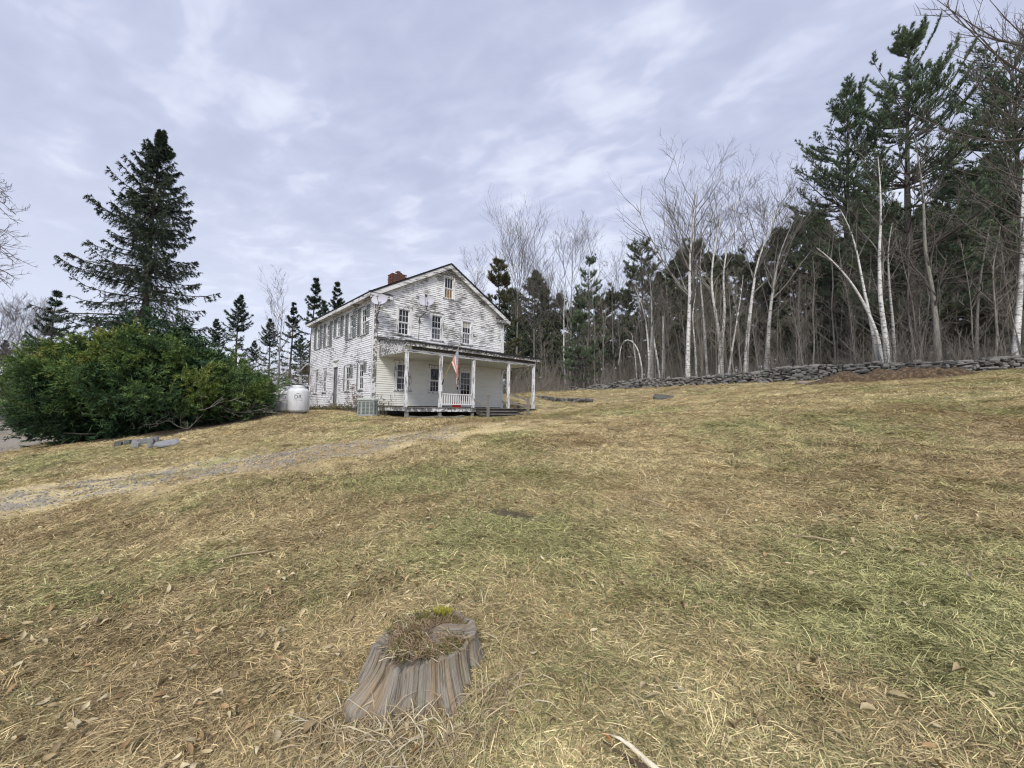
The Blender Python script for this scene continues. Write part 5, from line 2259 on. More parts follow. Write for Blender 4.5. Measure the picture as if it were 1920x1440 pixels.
# ------------------------------------------------------------------ evergreens in view
def evergreens():
    p, H = place(256, 28, 243)
    plant('spruce_tree', spruce_meshes(2, H, 6.1, 230, .42, 36, 19, .16, .05, start=.03, power=.80, ragged=.42, hang=.95, lean=.016), p + Vector((0, 0, -.1)), 'tall dark spruce with drooping ragged boughs behind the yew', 'spruce tree')
    fir = spruce_meshes(8, 10, 2.7, 80, .10, 16, 12, .22, .06, 'n_fir', start=.05, power=.95, ragged=.2, hang=.15)
    fir2 = spruce_meshes(9, 14, 2.9, 62, .16, 16, 12, .24, .06, 'n_spruce', start=.08, power=.9, ragged=.4, hang=.25)
    fir3 = spruce_meshes(14, 14, 3.8, 72, .12, 16, 12, .24, .065, 'n_fir', start=.05, power=.75, ragged=.4, hang=.3)
    for px, Y, yt, me, hh, lab, rz in (
            (88, 46, 549, fir, 10, 'narrow layered fir left of the tall spruce', .3),
            (438, 46, 556, fir3, 14, 'broad dark fir above the right part of the yew', 1.0),
            (541, 50, 568, fir2, 14, 'short sparse spruce left of the house roof', 2.2),
            (580, 46, 523, fir2, 14, 'tallest spruce spire just left of the house eave', .5),
            (626, 47, 531, fir2, 14, 'bushy spruce top rising over the house roof edge', 4.0),
            (600, 52, 566, fir3, 14, 'spruce between the two spires at the house eave', 3.0),
            (395, 55, 600, fir3, 14, 'low fir just right of the tall spruce', 2.5),
            (500, 56, 600, fir3, 14, 'low fir behind the bare sapling left of the house', 5.0)):
        p, H = place(px, Y, yt)
        plant('spruce_tree' if me is fir2 else 'fir_tree', me, p, lab, 'spruce tree' if me is fir2 else 'fir tree', None, rz, H / hh)
    # pines of the right hand wood
    p, H = place(1722, 25.5, 40)
    plant('pine_tree', pine_meshes(21, H * .95, 7.0, 180, .14, 6, 9, .21, .030, 20, lean=.008, up=.45, asym=.25, power=.85), p, 'tallest white pine at the right, brown trunk behind the wall', 'pine tree')
    p, H = place(1602, 31, 138)
    plant('pine_tree', pine_meshes(22, H * .95, 6.0, 150, .26, 6, 9, .22, .032, 20, lean=.0, up=.42, power=.8), p, 'second tall white pine, left of the tallest one', 'pine tree')
    p, H = place(1930, 23.5, 120)
    plant('pine_tree', pine_meshes(23, H, 7.0, 156, .16, 6, 9, .21, .030, 20, lean=-.01, up=.25, power=.55), p, 'white pine cut off by the right picture edge', 'pine tree')
    p, H = place(1203, 45, 443)
    plant('pine_tree', pine_meshes(24, H, 3.4, 72, .34, 3, 11, .34, .045, 9, 'n_hemlock', up=.25, power=.6), p, 'gappy dark pine rising above the birches right of the house', 'pine tree')
    p, H = place(934, 46, 492)
    plant('pine_tree', pine_meshes(25, H, 3.3, 110, .12, 4, 11, .34, .045, 10, 'n_rust', up=.30, power=.75), p, 'dense olive pine behind the right roof slope', 'pine tree')
    p, H = place(1106, 48, 487)
    plant('pine_tree', pine_meshes(26, H, 2.3, 84, .16, 3, 11, .32, .045, 9, 'n_pine', up=.3, power=.6), p, 'slim pine with loose green foliage right of the house', 'pine tree')
    p, H = place(1088, 44, 590)
    plant('pine_tree', pine_meshes(27, H, 2.4, 90, .10, 3, 11, .30, .045, 9, 'n_pine', up=.2, power=.7), p, 'small bright green pine at the edge of the woods', 'pine tree')
    # young hemlocks and the dark wall of conifers deeper in the wood
    hem = [spruce_meshes(30 + k, 12, 3.4, 100, .14, 16, 9, .30, .085, 'n_hemlock', bark='pine', start=.03, power=.7, ragged=.35, hang=.3) for k in range(3)]
    hemd = [pine_meshes(34 + k, 14, 3.8, 84, .12, 3, 10, .40, .075, 9, 'n_hemlock', up=.2, power=.6) for k in range(2)]
    rng = random.Random(8)
    spots = [(1020, 58, 545), (1050, 62, 560), (1000, 66, 520), (1150, 58, 540), (1130, 70, 560), (1175, 62, 545), (1240, 52, 520), (1262, 60, 500), (1225, 66, 540),
             (1300, 50, 470), (1330, 56, 480), (1280, 64, 480), (1360, 47, 500), (1385, 54, 490), (1410, 44, 505), (1435, 50, 470), (1345, 66, 470),
             (1465, 42, 440), (1490, 37, 425), (1520, 46, 420), (1550, 40, 430), (1580, 35, 440), (1560, 52, 420), (1630, 42, 400), (1660, 36, 420), (1690, 44, 380),
             (1770, 36, 380), (1800, 30, 430), (1830, 40, 330), (1860, 32, 400), (1895, 36, 340), (1925, 29, 420), (1880, 46, 300), (1960, 33, 360), (1985, 27, 460),
             (1740, 50, 380), (1615, 55, 400), (970, 72, 560), (955, 80, 555), (1090, 76, 560),
             (1475, 33, 560), (1530, 31, 590), (1640, 31, 560), (1710, 30, 545), (1790, 27, 560), (1850, 26.5, 545), (1915, 25, 560), (1400, 40, 590), (1320, 42, 600)]
    spots += [(955 + 13 * k, 72 + 17 * ((k * 7) % 5) / 4, 612 - 22 * ((k * 3) % 4) / 3) for k in range(30)]
    for k, (px, Y, yt) in enumerate(spots):
        p, H = place(px, Y, yt + rng.uniform(-12, 12))
        me, hh = (hem[k % 3], 12) if k % 5 < 3 else (hemd[k % 2], 14)
        plant('hemlock_tree', me, p + Vector((0, 0, -.1)), 'dark evergreen deep in the woods beyond the stone wall', 'evergreen tree', 'dark evergreens of the right hand woods', rng.uniform(0, 6.28), H / hh)
    # far conifers left and behind the house
    for px, Y, yt in ((0, 70, 640), (40, 80, 648), (-40, 60, 630), (130, 75, 650), (190, 85, 655), (330, 80, 650), (470, 75, 640), (560, 78, 630), (640, 80, 600), (690, 85, 560), (880, 80, 560)):
        p, H = place(px, Y, yt)
        plant('fir_tree', fir3, p, 'small distant fir on the skyline left of and behind the house', 'fir tree', 'distant firs on the left skyline', rng.uniform(0, 6), H / 14)


evergreens()


# ------------------------------------------------------------------ yew
def build_yew():
    rng = np.random.default_rng(12)
    C = Vector((-14.6, 15.75, 0))
    C.z = gz(C.x, C.y) - .1
    root = thing('yew_bush', C, 'huge sprawling dark green yew with golden tips left of the house', 'yew')
    AX, AY, HT = 4.3, 2.9, 3.6
    hp = np.array([0, .12, .3, .5, .68, .82, .92, 1.0])
    rp = np.array([.48, .62, .82, .98, .97, .86, .70, .30])

    def shell(n, scale):
        phi = rng.uniform(0, 2 * np.pi, n)
        h = rng.uniform(.02, 1, n) ** .9
        lump = 1 + .42 * vnoise(np.cos(phi) * 2.9 + 9, np.sin(phi) * 2.9 + h * 5, 7) + .11 * rng.normal(0, 1, n)
        r = np.interp(h, hp, rp) * lump * scale
        x, y = np.cos(phi) * r * AX, np.sin(phi) * r * AY
        ht = HT * (1.0 - .26 * np.clip((x - .8) / AX, 0, 1) - .12 * np.clip(-x / AX, 0, 1))
        g = ground_z(C.x + x * .8, C.y + y * .8) - C.z
        z = g * np.clip(1 - h * 1.2, 0, 1) + .05 + h * ht * (1 + .22 * rng.normal(0, .5, n) * (h > .5))
        out = unit(np.c_[np.cos(phi) / AX * 3, np.sin(phi) / AY * 3, (h - .35) * 1.3])
        return np.c_[x, y, z], out, h
    V_, T_, R_ = [], [], []
    nv = 0
    Wd = Wood()

    def boughs(n, per, scale, length, rad, ln, m_, nl, nw, bright):
        """plume shaped boughs: each a bundle of sprays round its own axis"""
        nonlocal nv
        P, out, h = shell(n, scale)
        ax = unit(out + np.array([0, 0, .60]) + rng.normal(0, .30, P.shape))
        u = rng.uniform(0, 1, (n, per)) ** .7
        BL = length * rng.uniform(.7, 1.3, n)
        wid = rad * (1.2 - u * 1.0)
        c = P[:, None] - ax[:, None] * (BL[:, None] * (1 - u))[..., None]
        pr = rng.normal(size=(n, per, 3))
        pr -= ax[:, None] * (pr * ax[:, None]).sum(-1, keepdims=True)
        c = c + pr * wid[..., None]
        d = unit(ax[:, None] * .9 + unit(pr) * rng.uniform(.2, .9, (n, per, 1)) + rng.normal(0, .18, (n, per, 3)))
        c, d = c.reshape(-1, 3), d.reshape(-1, 3)
        N = len(c)
        L = ln * rng.uniform(.6, 1.35, N)
        s = np.linspace(0, 1, 4)
        path = c[:, None] + d[:, None] * (L[:, None] * s[None])[..., None] + np.array([0, 0, -1.]) * (.25 * L[:, None] * s[None] ** 2)[..., None]
        Wd.add(path[::5], np.tile(np.array([.009, .007, .005, .003]), (len(path[::5]), 1)), 3)
        t = rng.uniform(.05, 1, (N, m_))
        p, tg = interp_paths(path, t)
        p, tg = p.reshape(-1, 3), tg.reshape(-1, 3)
        dd = unit(tg * .7 + rand_perp(tg, rng) * rng.uniform(.35, 1, (len(tg), 1)))
        v, tr = needles(p, dd, nl * rng.uniform(.7, 1.3, len(p)), nw, rng)
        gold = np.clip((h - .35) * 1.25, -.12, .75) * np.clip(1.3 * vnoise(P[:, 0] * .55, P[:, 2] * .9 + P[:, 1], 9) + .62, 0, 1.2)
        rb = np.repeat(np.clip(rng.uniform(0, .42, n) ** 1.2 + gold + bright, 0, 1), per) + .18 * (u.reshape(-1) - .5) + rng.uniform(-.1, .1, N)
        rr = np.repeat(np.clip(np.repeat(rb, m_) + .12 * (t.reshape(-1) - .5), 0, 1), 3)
        V_.append(v)
        T_.append(tr + nv)
        R_.append(rr)
        nv += len(v)
    boughs(260, 9, .66, .8, .34, .55, 14, .22, .075, -.35)  # inner boughs coloured darker, the shade of the gaps put into their colour
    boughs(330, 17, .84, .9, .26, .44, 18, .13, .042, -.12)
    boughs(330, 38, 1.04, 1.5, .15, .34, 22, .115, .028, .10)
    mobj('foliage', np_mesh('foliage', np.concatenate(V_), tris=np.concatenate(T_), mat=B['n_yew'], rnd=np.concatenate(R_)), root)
    mobj('twigs', Wd.mesh('twigs', B['spruce']), root)
    # stems fanning out of the base, the lowest ones bare
    ws = Wood()
    n = 46
    az = rng.uniform(0, 2 * np.pi, n)
    s = np.linspace(0, 1, 8)
    el = rng.uniform(.12, 1.2, n)
    ex = np.cos(az) * AX * .85
    ey = np.sin(az) * AY * .85
    P = np.stack([ex[:, None] * s ** .9, ey[:, None] * s ** .9, (el[:, None] * 2.4) * s ** 1.3 + .1], -1)
    P += np.cumsum(rng.normal(0, .06, P.shape), 1)
    gg = ground_z(C.x + P[..., 0], C.y + P[..., 1]) - C.z
    P[..., 2] = np.maximum(P[..., 2], gg + .1 + .12 * s)
    ws.add(P, np.tile(np.linspace(.055, .012, 8), (n, 1)), 6)
    mobj('stems', ws.mesh('stems', B['grey']), root)
    # bare grey boughs low at the right, over the lawn
    wb = Wood()
    base = np.array([[.8, -.6, .3]])
    ends = [(3.9, -1.5, 1.35), (3.4, -1.9, .55), (4.6, -.9, 1.75), (2.7, -2.3, .75), (4.9, -.3, 1.25)]
    L0 = []
    for e in ends:
        pth = np.array([base[0] + (np.array(e) - base[0]) * q + np.array([0, 0, .25 * math.sin(q * 5)]) for q in np.linspace(0, 1, 8)])
        pth[:, 2] = np.maximum(pth[:, 2], ground_z(C.x + pth[:, 0], C.y + pth[:, 1]) - C.z + .12)
        L0.append(pth)
    L0 = np.array(L0)
    wb.add(L0, np.tile(np.linspace(.04, .01, 8), (len(L0), 1)), 6)
    C1, _, _ = grow(L0, 9, .25, 1, .30, .16, .8, .25, rng, 5, .12)
    wb.add(C1, np.tile(np.linspace(.012, .004, 5), (len(C1), 1)), 4)
    C2, _, _ = grow(C1, 4, .2, 1, .5, .3, .9, .1, rng, 3, .12)
    wb.add(C2, np.tile(np.linspace(.005, .003, 3), (len(C2), 1)), 3)
    mobj('bare_boughs', wb.mesh('bare_boughs', B['pale']), root)


build_yew()


# ------------------------------------------------------------------ birches and bare trees
def px_path(pts, Y, base_Y=None):
    """photo pixels of a stem at depth Y -> world points, the first on the ground"""
    p0 = on_ground(pts[0][0], Y)
    out = [p0]
    for k, (x, y) in enumerate(pts[1:]):
        out.append(pt(x, y, Y))
    return p0, np.array([tuple(q - p0) for q in out])


def birches():
    spec = [
        # pixels of the stem, depth, r0, r1, crown args, label
        ([(1289, 712), (1290, 640), (1293, 560), (1293, 500), (1296, 440), (1303, 385), (1310, 345)], 32.5, .17, .02, dict(n1=16, n2=8, n3=6, s0=.38, l1=(.50, .2)), 'thickest tall white birch, straight, left of the forked birch'),
        ([(1306, 708), (1304, 650), (1300, 590), (1309, 545), (1312, 500)], 33, .085, .015, dict(n1=8, n2=6, n3=4, s0=.45), 'thin crooked white birch close right of the thickest birch'),
        ([(1327, 706), (1322, 640), (1316, 560), (1310, 505), (1316, 450), (1330, 400)], 34, .10, .015, dict(n1=12, n2=7, n3=5, s0=.5, l1=(.4, .2)), 'slender greyish birch leaning left before the forked birch'),
        ([(1350, 706), (1350, 660), (1347, 620), (1336, 575), (1329, 524), (1336, 460), (1350, 395)], 32, .15, .015, dict(n1=13, n2=7, n3=6, s0=.5, l1=(.42, .2)), 'forked white birch, left fork'),
        ([(1354, 706), (1353, 655), (1358, 610), (1361, 565), (1356, 520), (1368, 450), (1385, 372)], 32.2, .13, .015, dict(n1=13, n2=7, n3=6, s0=.5, l1=(.45, .2)), 'forked white birch, right fork'),
        ([(1364, 704), (1374, 650), (1386, 590), (1394, 545), (1400, 512)], 31.5, .085, .02, dict(n1=5, n2=5, n3=4, s0=.6), 'white birch leaning right beside the forked birch'),
        ([(1397, 702), (1400, 640), (1405, 590), (1409, 550), (1415, 495), (1440, 430), (1462, 372)], 30.5, .145, .015, dict(n1=15, n2=8, n3=6, s0=.45, l1=(.5, .2)), 'tall white birch with a wide crown leaning right'),
        ([(1436, 701), (1439, 640), (1443, 575), (1449, 530), (1456, 480), (1480, 420)], 29.5, .15, .018, dict(n1=12, n2=7, n3=5, s0=.45, l1=(.45, .2), bark='birch_grey'), 'grey barked birch with a dividing top'),
        ([(1243, 712), (1244, 660), (1246, 620), (1247, 590)], 36, .12, .07, dict(n1=0), 'broken white birch snag with a bare tip'),
        ([(1239, 714), (1234, 680), (1229, 650), (1227, 630)], 36.5, .10, .07, dict(n1=0), 'short broken birch stub leaning left'),
        ([(1216, 716), (1217, 670), (1212, 620), (1207, 590), (1196, 560), (1186, 540)], 37, .12, .02, dict(n1=10, n2=6, n3=5, s0=.5), 'white birch leaning left in the group right of the house'),
        ([(1222, 716), (1221, 660), (1222, 610), (1221, 560), (1217, 515)], 37.5, .15, .02, dict(n1=12, n2=7, n3=5, s0=.5), 'upright white birch of the group right of the house'),
        ([(1205, 716), (1204, 690), (1198, 655), (1186, 636), (1172, 632), (1166, 650), (1163, 682)], 37.2, .075, .02, dict(n1=5, n2=4, n3=2, s0=.5, l1=(.25, .15)), 'birch bent over into an arch'),
        ([(1195, 718), (1192, 680), (1188, 650), (1184, 625)], 38.5, .065, .02, dict(n1=5, n2=5, n3=3, s0=.5), 'thin pale birch beside the arched birch'),
        ([(1061, 722), (1059, 690), (1056, 660), (1057, 630), (1056, 580), (1060, 540)], 46, .10, .02, dict(n1=8, n2=6, n3=4, s0=.5), 'lone thin birch just beyond the porch'),
        ([(1660, 684), (1645, 625), (1625, 575), (1600, 530), (1576, 500), (1556, 478), (1536, 462)], 23.6, .105, .022, dict(n1=8, n2=6, n3=4, s0=.55, l1=(.28, .14)), 'white birch leaning far left over the wall'),
        ([(1652, 684), (1634, 600), (1623, 540), (1614, 470), (1603, 420), (1588, 384)], 24.0, .10, .018, dict(n1=9, n2=6, n3=4, s0=.5, l1=(.25, .14)), 'slim white birch between the leaning and the upright one'),
        ([(1667, 684), (1659, 620), (1649, 570), (1646, 500), (1645, 440), (1647, 400), (1641, 325), (1636, 300)], 23.4, .13, .018, dict(n1=10, n2=6, n3=4, s0=.4, l1=(.24, .14)), 'bright white birch, tallest of the right hand clump'),
        ([(1679, 682), (1673, 610), (1663, 540), (1656, 470), (1660, 425)], 23.6, .085, .02, dict(n1=7, n2=5, n3=4, s0=.45, bark='birch_grey'), 'thin greyish birch right of the brightest one'),
        ([(1760, 674), (1757, 610), (1752, 550), (1742, 490), (1738, 440), (1743, 390), (1737, 310), (1729, 245)], 23.0, .135, .02, dict(n1=14, n2=7, n3=4, s0=.25, l1=(.24, .12), bark='pale'), 'smooth grey crooked tree before the tallest pine'),
        ([(1902, 672), (1908, 620), (1916, 560), (1924, 480), (1926, 400), (1935, 300)], 20.8, .135, .03, dict(n1=10, n2=6, n3=4, s0=.35, l1=(.28, .14)), 'white birch at the right picture edge'),
        ([(1831, 672), (1829, 600), (1830, 530), (1832, 480), (1838, 420)], 22.8, .085, .02, dict(n1=12, n2=6, n3=4, s0=.25, l1=(.3, .14), bark='grey'), 'straight grey sapling between the tallest pine and right edge birch'),
    ]
    for k, (pts, Y, r0, r1, kw, lab) in enumerate(spec):
        p0, path = px_path(pts, Y)
        # stems also lean a little in depth
        t = np.linspace(0, 1, len(path))
        path[:, 1] += (.6 * math.sin(k * 1.7)) * t ** 1.5
        path[0, 2] -= .15
        kw = dict(kw)
        r0 *= 1.28
        bark = kw.pop('bark', 'birch')
        meshes = bare_meshes(60 + k, path, r0, r1, bark=bark, upper='pale' if bark in ('birch', 'birch_grey') else None, up=.5, rt=.0065, **kw)
        nm = 'birch_tree' if 'birch' in lab else 'bare_tree'
        plant(nm, meshes, p0, lab, 'birch tree' if nm == 'birch_tree' else 'bare tree')
    # tall leafless trees
    bare = [(968, 52, 448, 'tall bare tree with a fan shaped crown behind the house', dict(n1=22, n2=9, n3=6, s0=.42, l1=(.62, .26), up=.75, spread=.75)),
            (1068, 54, 462, 'bare tree with spreading crown between house and birches', dict(n1=20, n2=9, n3=6, s0=.4, l1=(.6, .26), up=.55, spread=.9)),
            (883, 60, 488, 'thin bare treetop over the right roof slope', dict(n1=14, n2=7, n3=5, s0=.5, l1=(.4, .2), up=.7)),
            (1150, 56, 500, 'bare tree left of the gappy dark pine', dict(n1=18, n2=8, n3=6, s0=.4, l1=(.5, .22), up=.6)),
            (1255, 50, 440, 'bare tree behind the broken birch snags', dict(n1=18, n2=8, n3=6, s0=.4, l1=(.5, .22), up=.6)),
            (1475, 38, 400, 'bare tree at the left foot of the tall pines', dict(n1=18, n2=8, n3=6, s0=.4, l1=(.5, .22), up=.6)),
            (516, 44, 538, 'slim bare sapling left of the house', dict(n1=13, n2=6, n3=4, s0=.35, l1=(.42, .2), up=.7)),
            (1000, 50, 540, 'bare tree close to the right end of the porch', dict(n1=16, n2=8, n3=5, s0=.35, l1=(.5, .22), up=.5)),
            (1030, 58, 500, 'thin bare tree between the two fan crowned ones', dict(n1=16, n2=8, n3=5, s0=.4, l1=(.45, .22), up=.6)),
            (18, 40, 572, 'bare shrubby tree at the left edge above the yew', dict(n1=20, n2=8, n3=5, s0=.25, l1=(.5, .22), up=.6)),
            (58, 48, 588, 'pale bare tree left of the narrow fir', dict(n1=20, n2=8, n3=5, s0=.25, l1=(.5, .22), up=.6)),
            (-20, 44, 580, 'bare tree half cut by the left picture edge', dict(n1=20, n2=8, n3=5, s0=.25, l1=(.5, .22), up=.6))]
    for k, (px, Y, yt, lab, kw) in enumerate(bare):
        p, H = place(px, Y, yt)
        H *= .93
        plant('bare_tree', bare_meshes(100 + k, straight(H, (.02 * H * math.sin(k), .3), .5, k), .006 * H + .06, .012, bark='grey', twig='twig', rt=.009, n4=0, **kw), p, lab, 'bare tree')
    # boughs that reach into the frame from trees standing just outside it
    p = on_ground(2120, 13.5)
    P0 = np.array([[0, 0, 0], [.1, 0, 3], [0, .1, 7], [.1, 0, 11], [0, 0, 15], [.2, 0, 18.5]])
    rng = np.random.default_rng(77)
    w = Wood()
    w.add(P0[None], np.linspace(.26, .05, 6)[None], 10)
    trunk = w.mesh('trunk', B['grey'])
    ends = [(1755, 20, 13), (1742, 8, 13.6), (1790, 45, 12.6), (1850, 78, 12.2), (1765, 30, 15), (1830, 128, 12.8), (1820, 152, 14), (1790, 262, 14.2), (1800, 345, 14.5), (1835, 235, 12.5), (1845, 400, 13.5), (1700, 210, 15.5), (1850, 300, 14.5), (1780, 420, 15), (1860, 10, 13)]
    L0 = []
    for x, y, Y in ends:
        e = np.array(tuple(pt(x, y, Y) - p))
        z0 = e[2] - .9 - rng.uniform(.2, .9)
        b0 = np.array([np.interp(z0, P0[:, 2], P0[:, 0]), 0, z0])
        q = np.linspace(0, 1, 9)
        pth = b0 + (e - b0) * q[:, None]
        pth[:, 2] += -1.1 * np.sin(q * np.pi) + .35 * q ** 6
        pth += np.cumsum(rng.normal(0, .035, pth.shape), 0)
        L0.append(pth)
    L0 = np.array(L0)
    w = Wood()
    w.add(L0, np.tile(np.linspace(.055, .008, 9), (len(L0), 1)), 6)
    C1, _, _ = grow(L0, 13, .25, 1, .28, .13, .8, .35, rng, 6, .10)
    w.add(C1, np.tile(np.linspace(.015, .005, 6), (len(C1), 1)), 4)
    C2, _, _ = grow(C1, 4, .25, 1, .5, .3, .8, .35, rng, 4, .12)
    w.add(C2, np.tile(np.linspace(.0065, .0035, 4), (len(C2), 1)), 3)
    plant('bare_tree', [('trunk', trunk), ('boughs', w.mesh('boughs', B['twig']))], p, 'bare boughs of a tree reaching in at the upper right corner', 'bare tree')
    p = on_ground(-150, 20)
    P0 = np.array([[0, 0, 0], [.1, 0, 4], [0, .1, 8], [.1, 0, 12.5]])
    w = Wood()
    w.add(P0[None], np.linspace(.24, .06, 4)[None], 10)
    trunk = w.mesh('trunk', B['grey'])
    ends = [(22, 366, 19.5), (34, 398, 19.5), (20, 405, 20.5), (36, 442, 20), (30, 480, 19.5), (32, 488, 20.2), (34, 520, 20), (24, 528, 20.5), (12, 355, 20), (10, 430, 19), (14, 500, 19)]
    L0 = []
    for x, y, Y in ends:
        e = np.array(tuple(pt(x, y, Y) - p))
        z0 = e[2] + rng.uniform(-.4, .5)
        b0 = np.array([0, 0, z0])
        q = np.linspace(0, 1, 8)
        pth = b0 + (e - b0) * q[:, None]
        pth[:, 2] += .9 * np.sin(q * np.pi) - .2 * q
        pth += np.cumsum(rng.normal(0, .03, pth.shape), 0)
        L0.append(pth)
    L0 = np.array(L0)
    w = Wood()
    w.add(L0, np.tile(np.linspace(.05, .008, 8), (len(L0), 1)), 6)
    C1, _, _ = grow(L0, 12, .35, 1, .28, .14, .8, .15, rng, 6, .10)
    w.add(C1, np.tile(np.linspace(.014, .006, 6), (len(C1), 1)), 4)
    C2, _, _ = grow(C1, 4, .25, 1, .5, .3, .8, .25, rng, 4, .12)
    w.add(C2, np.tile(np.linspace(.008, .004, 4), (len(C2), 1)), 3)
    plant('bare_tree', [('trunk', trunk), ('boughs', w.mesh('boughs', B['twig']))], p, 'drooping bare boughs of a tree just outside the left edge', 'bare tree')


birches()


# ------------------------------------------------------------------ saplings and brush of the wood
def thicket():
    rng = random.Random(17)
    var = []
    for k in range(7):
        H = 8.0
        path = straight(H, (rng.uniform(-.7, .7), rng.uniform(-.5, .5)), .55, 200 + k)
        var.append(bare_meshes(210 + k, path, .050, .010, n1=12, n2=5, n3=3, s0=.15, l1=(.22, .14), up=.45, bark='brush' if k % 3 else 'grey', twig='brush', tsides=6, rt=.006))
    n = 0
    lanes = []
    while n < 190:
        px = rng.uniform(1010, 1950)
        # depth of the wall in this direction plus a random step back
        f = (px - 960) / F_PX
        Yw = next((y for y in np.arange(14, 60, .25) if bool(beyond_wall(np.array([f * y]), np.array([y]))[()]) ), 46)
        Y = Yw + 1.2 + rng.random() ** 1.4 * 14
        p = on_ground(px, Y)
        H = rng.uniform(4.0, 8.5) * (1.0 + (Y - 20) / 60)
        s = H / 8.0
        o = plant('sapling', var[n % 7], p + Vector((0, 0, -.1)), 'thin bare sapling in the thicket behind the stone wall', 'sapling', 'bare saplings behind the stone wall', rng.uniform(0, 6.28), (s * rng.uniform(.7, 1.5), s * rng.uniform(.7, 1.5), s))
        n += 1
    for k in range(26):
        px = rng.uniform(-60, 130) if k < 10 else rng.uniform(380, 640)
        Y = rng.uniform(33, 50)
        p = on_ground(px, Y)
        s = rng.uniform(.35, .55) if k < 10 else rng.uniform(.4, .75)
        plant('sapling', var[k % 7], p, 'thin bare sapling left of the house', 'sapling', 'bare saplings left of the house', rng.uniform(0, 6.28), s)
    # tangled undergrowth, nobody could count it
    r = np.random.default_rng(31)

    def brush(name, xs, ys, hmin, hmax, mat, label):
        N = len(xs)
        base = np.c_[xs, ys, ground_z(xs, ys) - .05]
        d = unit(np.c_[r.normal(0, .38, N), r.normal(0, .38, N), np.ones(N)])
        L = r.uniform(hmin, hmax, N) * np.clip(.75 + 1.3 * vnoise(xs * .35, ys * .35, 60) + .5 * vnoise(xs * 1.3, ys * 1.3, 61), .25, 1.6)
        s = np.linspace(0, 1, 5)
        P = base[:, None] + d[:, None] * (L[:, None] * s[None])[..., None]
        P += np.cumsum(r.normal(0, .05, P.shape), 1) * L[:, None, None] * np.r_[0, np.ones(4)][None, :, None] * .5
        w = Wood()
        w.add(P, np.linspace(.012, .004, 5)[None] * r.uniform(.6, 1.6, N)[:, None], 3)
        C1, _, _ = grow(P, 3, .25, 1, .5, .25, .8, .2, r, 3, .15)
        w.add(C1, np.tile(np.linspace(.006, .0035, 3), (len(C1), 1)), 3)
        o = mobj(name, w.mesh(name, B[mat]))
        tag(o, label, 'brush', kind='stuff')
    px = r.uniform(1005, 1960, 9000)
    f = (px - 960) / F_PX
    yw = np.interp(px, [1005, 1030, 1130, 1300, 1500, 1700, 1920, 2000], [47, 46, 40, 30, 25, 21, 19, 18.5])
    Y = yw + .9 + r.uniform(0, 1, len(px)) ** 1.5 * 13
    X = f * Y
    ok = beyond_wall(X, Y)
    brush('brush', X[ok][:4300], Y[ok][:4300], .8, 3.2, 'brush', 'tangled leafless undergrowth behind the stone wall')
    px = r.uniform(-120, 150, 1100)
    Y = r.uniform(33, 44, 1100)
    brush('brush', (px - 960) / F_PX * Y, Y, 1.2, 4.2, 'grey', 'grey leafless brush on the bank beyond the road')
    px = r.uniform(430, 600, 900)
    Y = r.uniform(24, 34, 900)
    X = (px - 960) / F_PX * Y
    ok = house_local(X, Y)[0] < -.6
    brush('brush', X[ok], Y[ok], 1.8, 4.6, 'brush', 'brown leafless brush between the yew and the house')
    px = r.uniform(950, 1075, 700)
    Y = r.uniform(40, 52, 700)
    brush('brush', (px - 960) / F_PX * Y, Y, 1.0, 4.2, 'brush', 'brown leafless brush seen past the porch')
    # fallen log at the corner of the wood
    a, b_ = pt(1012, 727, 46), pt(1042, 702, 46)
    p0 = on_ground(1012, 46)
    m_ = MB()
    m_.tube([Vector((0, 0, .05)), (b_ - a) * .5 + Vector((0, .2, .1)), (b_ - a) + Vector((0, .4, .15))], [.13, .10, .06], 8)
    o = m_.build('fallen_log', B['twig_red'], None, smooth=True)
    o.location = p0
    tag(o, 'fallen trunk leaning at the wood edge just past the porch', 'log')


thicket()


